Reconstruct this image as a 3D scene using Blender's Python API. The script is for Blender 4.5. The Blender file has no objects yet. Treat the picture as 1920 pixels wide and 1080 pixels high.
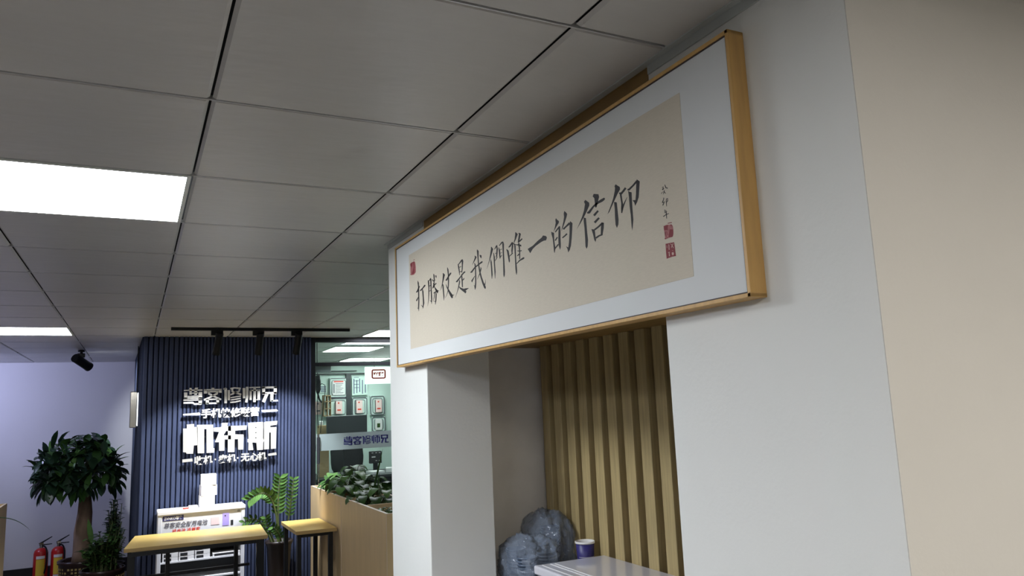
import bpy, bmesh, math, random
from mathutils import Vector, Matrix
from math import radians as R, pi, sin, cos
random.seed(7)
scene = bpy.context.scene
col = scene.collection

# ---------------------------------------------------------------- camera
cam_d = bpy.data.cameras.new('camera')
cam = bpy.data.objects.new('camera', cam_d); col.objects.link(cam)
cam_d.sensor_width = 36.0
cam_d.lens = 1408.5 * 36.0 / 1920.0
cam_d.clip_start = 0.02
yaw, pitch, roll = 0.466217531, 0.154100974, -0.040787037
fw = Vector((sin(yaw)*cos(pitch), cos(yaw)*cos(pitch), sin(pitch)))
r0 = Vector((cos(yaw), -sin(yaw), 0.0)); u0 = r0.cross(fw)
rt = r0*cos(roll) + u0*sin(roll); up = u0*cos(roll) - r0*sin(roll)
cam.matrix_world = Matrix(((rt.x, up.x, -fw.x, 0), (rt.y, up.y, -fw.y, 0), (rt.z, up.z, -fw.z, 1.75), (0, 0, 0, 1)))
scene.camera = cam

# ---------------------------------------------------------------- world, exposure
w = bpy.data.worlds.new('world'); scene.world = w; w.use_nodes = True
w.node_tree.nodes['Background'].inputs[0].default_value = (0.6, 0.7, 0.9, 1)
w.node_tree.nodes['Background'].inputs[1].default_value = 0.02
scene.view_settings.view_transform = 'Standard'
scene.view_settings.look = 'None'
scene.view_settings.exposure = 0.28
scene.view_settings.gamma = 1.0
scene.view_settings.use_curve_mapping = False
LAMP = 34.0
OFFICE_LAMP = 12.0
SPOT = 98.0
WASH = 90.0

# ---------------------------------------------------------------- materials
def mat(name, c, rough=0.6, metal=0.0, noise=0.0, nscale=8.0, emit=None, es=0.0, alpha=1.0, trans=0.0, bump=0.0, bscale=60.0, spec=0.5, coat=0.0, stretch=None, ior=1.45):
    m = bpy.data.materials.new(name); m.use_nodes = True
    nt = m.node_tree; b = nt.nodes['Principled BSDF']
    b.inputs['Base Color'].default_value = (*c, 1)
    b.inputs['Roughness'].default_value = rough
    b.inputs['Metallic'].default_value = metal
    b.inputs['Specular IOR Level'].default_value = spec
    b.inputs['Coat Weight'].default_value = coat
    b.inputs['IOR'].default_value = ior
    if trans: b.inputs['Transmission Weight'].default_value = trans
    if alpha < 1: b.inputs['Alpha'].default_value = alpha
    if emit:
        b.inputs['Emission Color'].default_value = (*emit, 1); b.inputs['Emission Strength'].default_value = es
    tc = nt.nodes.new('ShaderNodeTexCoord'); mp = nt.nodes.new('ShaderNodeMapping')
    nt.links.new(tc.outputs['Object'], mp.inputs['Vector'])
    if stretch: mp.inputs['Scale'].default_value = stretch
    if noise:
        n = nt.nodes.new('ShaderNodeTexNoise'); n.inputs['Scale'].default_value = nscale; n.inputs['Detail'].default_value = 4
        nt.links.new(mp.outputs['Vector'], n.inputs['Vector'])
        r = nt.nodes.new('ShaderNodeValToRGB')
        r.color_ramp.elements[0].position = 0.3; r.color_ramp.elements[1].position = 0.7
        r.color_ramp.elements[0].color = (*[max(0, x*(1-noise)) for x in c], 1)
        r.color_ramp.elements[1].color = (*[min(1, x*(1+noise)) for x in c], 1)
        nt.links.new(n.outputs['Fac'], r.inputs['Fac']); nt.links.new(r.outputs['Color'], b.inputs['Base Color'])
    if bump:
        n2 = nt.nodes.new('ShaderNodeTexNoise'); n2.inputs['Scale'].default_value = bscale
        nt.links.new(mp.outputs['Vector'], n2.inputs['Vector'])
        bp = nt.nodes.new('ShaderNodeBump'); bp.inputs['Strength'].default_value = bump; bp.inputs['Distance'].default_value = 0.01
        nt.links.new(n2.outputs['Fac'], bp.inputs['Height']); nt.links.new(bp.outputs['Normal'], b.inputs['Normal'])
    return m

M = {}
M['wall'] = mat('painted plaster white', (0.735, 0.745, 0.72), 0.75, noise=0.02, nscale=2.5, bump=0.05, bscale=90)
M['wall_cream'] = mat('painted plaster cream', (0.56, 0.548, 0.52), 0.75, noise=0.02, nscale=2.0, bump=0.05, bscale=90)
M['wall_dim'] = mat('painted plaster grey', (0.35, 0.34, 0.32), 0.8)
M['wall_far'] = mat('painted plaster cool white', (0.62, 0.62, 0.62), 0.8, noise=0.02, nscale=2.0)
M['wall_niche'] = mat('smudged plaster', (0.86, 0.83, 0.79), 0.8, noise=0.08, nscale=5.0)
M['wall_office'] = mat('office wall pale green', (0.55, 0.68, 0.63), 0.6, noise=0.04, nscale=3.0)
M['tile'] = mat('aluminium ceiling tile', (0.53, 0.515, 0.49), 0.36, noise=0.03, nscale=1.2, bump=0.30, bscale=9, stretch=(1, 2.6, 1))
M['void'] = mat('dark ceiling void', (0.01, 0.01, 0.012), 0.9)
M['tbar'] = mat('tile runner metal', (0.62, 0.63, 0.63), 0.35, metal=0.6)
M['trim_grey'] = mat('grey wall angle', (0.46, 0.49, 0.48), 0.5)
M['floor'] = mat('grey floor tile', (0.17, 0.16, 0.15), 0.35, noise=0.08, nscale=3.0)
M['skirting'] = mat('black skirting', (0.008, 0.008, 0.010), 0.4)
M['navy'] = mat('navy fluted panel', (0.046, 0.057, 0.100), 0.5, spec=0.12, noise=0.05, nscale=4.0, stretch=(1, 1, 0.2))
M['navy_dark'] = mat('navy groove', (0.008, 0.011, 0.028), 0.8, spec=0.05)
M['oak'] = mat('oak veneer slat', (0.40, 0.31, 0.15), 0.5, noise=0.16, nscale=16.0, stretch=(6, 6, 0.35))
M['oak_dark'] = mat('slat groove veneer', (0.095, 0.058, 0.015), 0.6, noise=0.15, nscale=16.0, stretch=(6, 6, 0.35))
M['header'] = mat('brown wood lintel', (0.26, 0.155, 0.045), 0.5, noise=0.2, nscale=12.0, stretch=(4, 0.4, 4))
M['frame'] = mat('light wood picture frame', (0.56, 0.34, 0.115), 0.42, noise=0.10, nscale=14.0, stretch=(5, 5, 0.5))
M['frame_shadow_gap'] = mat('painted frame shadow gap', (0.05, 0.035, 0.03), 0.6)  # near-black strip paints the shadow gap between frame and mount
M['mount'] = mat('pale grey mount card', (0.67, 0.69, 0.69), 0.7, noise=0.02, nscale=3)
M['paper'] = mat('beige silk paper', (0.60, 0.545, 0.445), 0.8, noise=0.03, nscale=60, stretch=(1, 1, 6))
M['ink'] = mat('black ink', (0.022, 0.020, 0.022), 0.7)
M['seal'] = mat('red seal ink', (0.22, 0.030, 0.040), 0.7)
M['seal_pale'] = mat('worn red seal ink', (0.36, 0.13, 0.13), 0.7, noise=0.3, nscale=150)
M['seal_cut'] = mat('pale seal cut', (0.58, 0.42, 0.36), 0.7)
M['steel'] = mat('brushed champagne steel', (0.74, 0.71, 0.64), 0.34, metal=0.72, noise=0.05, nscale=9)
M['steel_side'] = M['steel']
M['black'] = mat('black metal', (0.010, 0.011, 0.013), 0.35, metal=0.2)
M['black_matt'] = mat('black matt', (0.014, 0.015, 0.018), 0.7)
M['charcoal'] = mat('charcoal plastic', (0.035, 0.04, 0.045), 0.5)
M['white_plastic'] = mat('white plastic', (0.66, 0.66, 0.68), 0.4)
M['white_gloss'] = mat('glossy white enamel', (0.58, 0.58, 0.64), 0.10, spec=0.6, coat=0.5)
M['white_card'] = mat('white card', (0.72, 0.71, 0.71), 0.6)
M['planter'] = mat('beige laminate', (0.60, 0.44, 0.235), 0.5, noise=0.05, nscale=20, stretch=(1, 1, 0.15))
M['planter_edge'] = mat('beige edging', (0.62, 0.50, 0.36), 0.5)
M['table'] = mat('light oak table board', (0.60, 0.42, 0.12), 0.4, noise=0.14, nscale=10, stretch=(0.6, 8, 8))
M['table_edge'] = mat('oak board edge', (0.44, 0.30, 0.12), 0.5)
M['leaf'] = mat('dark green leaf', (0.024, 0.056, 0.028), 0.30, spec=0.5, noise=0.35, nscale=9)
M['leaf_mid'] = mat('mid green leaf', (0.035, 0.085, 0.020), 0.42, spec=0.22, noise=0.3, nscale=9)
M['leaf_bright'] = mat('fresh and highlight green leaf', (0.085, 0.18, 0.045), 0.4, spec=0.22, noise=0.25, nscale=9)
M['stem'] = mat('green stem', (0.10, 0.13, 0.04), 0.5)
M['bark'] = mat('brown bark', (0.23, 0.155, 0.105), 0.85, noise=0.3, nscale=12, bump=0.5, bscale=25, stretch=(1, 1, 0.4))
M['soil'] = mat('potting soil', (0.03, 0.02, 0.014), 0.95)
M['pot'] = mat('dark glazed pot', (0.035, 0.018, 0.015), 0.25)
M['pot_plain'] = mat('dark brown pot', (0.02, 0.013, 0.010), 0.4)
M['pot_gold'] = mat('gold relief', (0.40, 0.30, 0.10), 0.45)
M['red'] = mat('red enamel', (0.45, 0.018, 0.018), 0.3)
M['yellow'] = mat('yellow label', (0.70, 0.50, 0.05), 0.5)
M['navy_print'] = mat('navy print', (0.022, 0.022, 0.12), 0.5)
M['grey_print'] = mat('grey print', (0.12, 0.12, 0.15), 0.5)
M['red_print'] = mat('red print', (0.70, 0.05, 0.02), 0.5)
M['lilac'] = mat('lilac print', (0.42, 0.33, 0.72), 0.4)
def glass_mat(name, tint, refl=0.05, rough=0.02):
    m = bpy.data.materials.new(name); m.use_nodes = True; nt = m.node_tree; nt.nodes.clear()
    out = nt.nodes.new('ShaderNodeOutputMaterial'); mix = nt.nodes.new('ShaderNodeMixShader')
    tr = nt.nodes.new('ShaderNodeBsdfTransparent'); tr.inputs[0].default_value = (*tint, 1)
    gl = nt.nodes.new('ShaderNodeBsdfGlossy'); gl.inputs['Roughness'].default_value = rough; gl.inputs[0].default_value = (0.9, 0.95, 1, 1)
    fr = nt.nodes.new('ShaderNodeFresnel'); fr.inputs[0].default_value = 1.45
    nt.links.new(fr.outputs[0], mix.inputs[0]); nt.links.new(tr.outputs[0], mix.inputs[1]); nt.links.new(gl.outputs[0], mix.inputs[2])
    nt.links.new(mix.outputs[0], out.inputs[0]); return m
M['glass'] = glass_mat('clear glass', (0.93, 0.97, 0.955))
M['frost'] = mat('frosted film', (0.27, 0.33, 0.32), 0.7, alpha=0.85)
M['plastic_blue'] = mat('blue tinted plastic', (0.10, 0.135, 0.20), 0.3)
M['film'] = mat('clear plastic film', (0.26, 0.31, 0.40), 0.12, alpha=0.45, bump=1.0, bscale=45, spec=0.9)
M['cup_blue'] = mat('navy paper cup', (0.030, 0.026, 0.15), 0.4)
M['pink_card'] = mat('pale pink card', (0.80, 0.60, 0.58), 0.5)
M['kraft'] = mat('brown cardboard', (0.38, 0.27, 0.15), 0.8)
M['lamp'] = mat('lit diffuser', (1, 1, 1), 0.5, emit=(0.90, 0.95, 1.0), es=LAMP)
M['lamp_warm'] = mat('lit warm diffuser', (1, 1, 1), 0.5, emit=(1.0, 0.94, 0.84), es=LAMP)
M['lamp_cool'] = mat('lit cool diffuser', (1, 1, 1), 0.5, emit=(0.86, 0.90, 1.0), es=LAMP)
M['lamp_dimmed'] = mat('lit dimmed diffuser', (1, 1, 1), 0.5, emit=(0.88, 0.90, 1.0), es=LAMP*0.42)  # output lowered only to hold down ambient light in the far zone
M['lamp_office'] = mat('lit office diffuser', (1, 1, 1), 0.5, emit=(0.90, 1.0, 0.97), es=OFFICE_LAMP)
M['lens'] = mat('lit spotlight lens', (1, 1, 1), 0.3, emit=(0.88, 0.92, 1.0), es=30)
M['sign_glow'] = mat('lit sign face', (1, 1, 1), 0.5, emit=(0.90, 1.0, 0.98), es=1.0)
M['acrylic_glow'] = mat('lit acrylic edge', (1, 1, 1), 0.5, emit=(0.9, 0.95, 1.0), es=1.5)
M['chrome'] = mat('polished steel', (0.7, 0.7, 0.68), 0.12, metal=1.0)
M['lamp_frame'] = mat('lamp frame', (0.75, 0.77, 0.72), 0.5)

# ---------------------------------------------------------------- helpers
LOC = {}
def rootloc(o):
    v = Vector((0, 0, 0))
    while o is not None:
        v = v + Vector(o.location); o = o.parent
    return v
def thing(name, label, cat, loc, group=None, kind=None):
    o = bpy.data.objects.new(name, None); col.objects.link(o)
    o.location = loc; o.empty_display_size = 0.1
    tag(o, label, cat, group, kind); return o
def tag(o, label=None, cat=None, group=None, kind=None):
    if label: o['label'] = label
    if cat: o['category'] = cat
    if group: o['group'] = group
    if kind: o['kind'] = kind
    return o
def obj(name, bm, m, parent=None, smooth=False, recalc=True):
    """links a bmesh authored in room coordinates as one object"""
    if recalc: bmesh.ops.recalc_face_normals(bm, faces=bm.faces)
    me = bpy.data.meshes.new(name)
    if parent is None:
        vs = [v.co for v in bm.verts]
        c = Vector(((min(v.x for v in vs)+max(v.x for v in vs))/2, (min(v.y for v in vs)+max(v.y for v in vs))/2, min(v.z for v in vs)))
        sh = c
    else:
        sh = rootloc(parent)
    bmesh.ops.translate(bm, verts=bm.verts, vec=-sh)
    bm.to_mesh(me); bm.free()
    ms = m if isinstance(m, (list, tuple)) else [m]
    for x in ms: me.materials.append(M[x] if isinstance(x, str) else x)
    if smooth:
        for p in me.polygons: p.use_smooth = True
    o = bpy.data.objects.new(name, me); col.objects.link(o)
    if parent is None: o.location = sh
    else: o.parent = parent
    return o
def struct(name, bm, m, parent=None):
    o = obj(name, bm, m, parent)
    if parent is None: o['kind'] = 'structure'
    return o
def B(): return bmesh.new()
def box(bm, x0, x1, y0, y1, z0, z1, bev=0.0, mi=0, rz=0.0, seg=1):
    r = bmesh.ops.create_cube(bm, size=1.0)
    vs = r['verts']
    bmesh.ops.scale(bm, verts=vs, vec=(abs(x1-x0), abs(y1-y0), abs(z1-z0)))
    c = Vector(((x0+x1)/2, (y0+y1)/2, (z0+z1)/2))
    if rz: bmesh.ops.rotate(bm, verts=vs, cent=(0, 0, 0), matrix=Matrix.Rotation(rz, 3, 'Z'))
    bmesh.ops.translate(bm, verts=vs, vec=c)
    fs = list({f for v in vs for f in v.link_faces})
    for f in fs: f.material_index = mi
    if bev:
        es = list({e for v in vs for e in v.link_edges})
        bmesh.ops.bevel(bm, geom=es, offset=bev, segments=seg, affect='EDGES', profile=0.5)
    return bm
def prism(bm, pts, axis, a, b, mi=0):
    """extrudes an outline; axis x: pts are (y,z); y: (x,z); z: (x,y)"""
    def P(p, t):
        return (t, p[0], p[1]) if axis == 'x' else ((p[0], t, p[1]) if axis == 'y' else (p[0], p[1], t))
    n = len(pts)
    va = [bm.verts.new(P(p, a)) for p in pts]; vb = [bm.verts.new(P(p, b)) for p in pts]
    try:
        fs = [bm.faces.new(va), bm.faces.new(vb[::-1])]
        for i in range(n): fs.append(bm.faces.new((va[i], vb[i], vb[(i+1) % n], va[(i+1) % n])))
        for f in fs: f.material_index = mi
    except ValueError: pass
def lathe(bm, prof, c, n=32, mi=0, cap=True):
    rings = []
    for r, z in prof:
        rings.append([bm.verts.new((c[0]+r*cos(2*pi*i/n), c[1]+r*sin(2*pi*i/n), c[2]+z)) for i in range(n)])
    for a, b in zip(rings, rings[1:]):
        for i in range(n):
            f = bm.faces.new((a[i], a[(i+1) % n], b[(i+1) % n], b[i])); f.material_index = mi
    if cap:
        for r in (rings[0], rings[-1]):
            f = bm.faces.new(r); f.material_index = mi
def tube(bm, pts, rad, n=8, mi=0):
    pts = [Vector(p) for p in pts]
    rs = rad if isinstance(rad, (list, tuple)) else [rad]*len(pts)
    rings = []
    up_ = Vector((0, 0, 1))
    for i, p in enumerate(pts):
        d = (pts[min(i+1, len(pts)-1)] - pts[max(i-1, 0)]).normalized()
        ref = up_ if abs(d.z) < 0.9 else Vector((1, 0, 0))
        a = d.cross(ref).normalized(); b = d.cross(a).normalized()
        rings.append([bm.verts.new(p + (a*cos(2*pi*k/n) + b*sin(2*pi*k/n))*rs[i]) for k in range(n)])
    for a, b in zip(rings, rings[1:]):
        for i in range(n):
            f = bm.faces.new((a[i], a[(i+1) % n], b[(i+1) % n], b[i])); f.material_index = mi
    bm.faces.new(rings[0]).material_index = mi; bm.faces.new(rings[-1][::-1]).material_index = mi
def cyl(bm, a, b, r, n=16, mi=0): tube(bm, [a, b], r, n, mi)
def bez(p0, p1, p2, n=6):
    p0, p1, p2 = map(Vector, (p0, p1, p2))
    return [p0*(1-t)**2 + p1*2*t*(1-t) + p2*t*t for t in [i/n for i in range(n+1)]]
def leaf(bm, o, d, L, W, droop=0.5, fold=0.25, n=6, shape=0.45, mi=0, up=(0, 0, 1)):
    """a curved, creased leaf blade from o in direction d"""
    o = Vector(o); d = Vector(d).normalized(); up = Vector(up)
    side = d.cross(up)
    if side.length < 1e-3: side = Vector((1, 0, 0))
    side.normalize(); nrm = side.cross(d).normalized()
    rows = []; p = o.copy(); dd = d.copy()
    for i in range(n+1):
        t = i/n
        wd = W*0.5*(sin(pi*min(1, t**shape*1.0))**0.8 if 0 < t < 1 else 0.0) if False else W*0.5*max(0.02, sin(pi*(t**(math.log(0.5)/math.log(shape))))**0.85 if 0 < t < 1 else 0.02)
        rows.append((bm.verts.new(p - side*wd + nrm*wd*fold), bm.verts.new(p), bm.verts.new(p + side*wd + nrm*wd*fold)))
        dd = (dd - Vector((0, 0, 1))*droop/n).normalized(); nrm = side.cross(dd).normalized()
        p = p + dd*(L/n)
    for a, b in zip(rows, rows[1:]):
        for k in range(2):
            f = bm.faces.new((a[k], b[k], b[k+1], a[k+1])); f.material_index = mi; f.smooth = True

def text_obj(name, s, x, y, z, size, m, parent, depth=0.0, bold=0.0, shear=0.0, align='CENTER', sx=1.0, width=None):
    """writing standing in the xz plane, facing the camera side (-y); x,z is the middle (or left) of the text"""
    c = bpy.data.curves.new(name, 'FONT'); c.body = s; c.size = size; c.offset = bold; c.shear = shear
    c.extrude = depth; c.align_x = align; c.align_y = 'CENTER'; c.resolution_u = 3
    t = bpy.data.objects.new(name, c); col.objects.link(t)
    bpy.context.view_layer.update()
    dg = bpy.context.evaluated_depsgraph_get()
    me = bpy.data.meshes.new_from_object(t.evaluated_get(dg))
    bpy.data.objects.remove(t)
    xs = [v.co.x for v in me.vertices]
    if width and xs: sx = width/(max(xs)-min(xs))
    if xs and align == 'CENTER':
        mid = (max(xs)+min(xs))/2; ys = [v.co.y for v in me.vertices]; my = (max(ys)+min(ys))/2
        for v in me.vertices: v.co.x -= mid; v.co.y -= my
    pl = rootloc(parent) if parent else Vector((0, 0, 0))
    for v in me.vertices:
        X, Y, Z = v.co
        v.co = Vector((x + X*sx, y - Z, z + Y)) - pl
    me.materials.clear(); me.materials.append(M[m] if isinstance(m, str) else m)
    o = bpy.data.objects.new(name, me); col.objects.link(o)
    if parent: o.parent = parent
    return o

CEIL = 2.462

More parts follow.
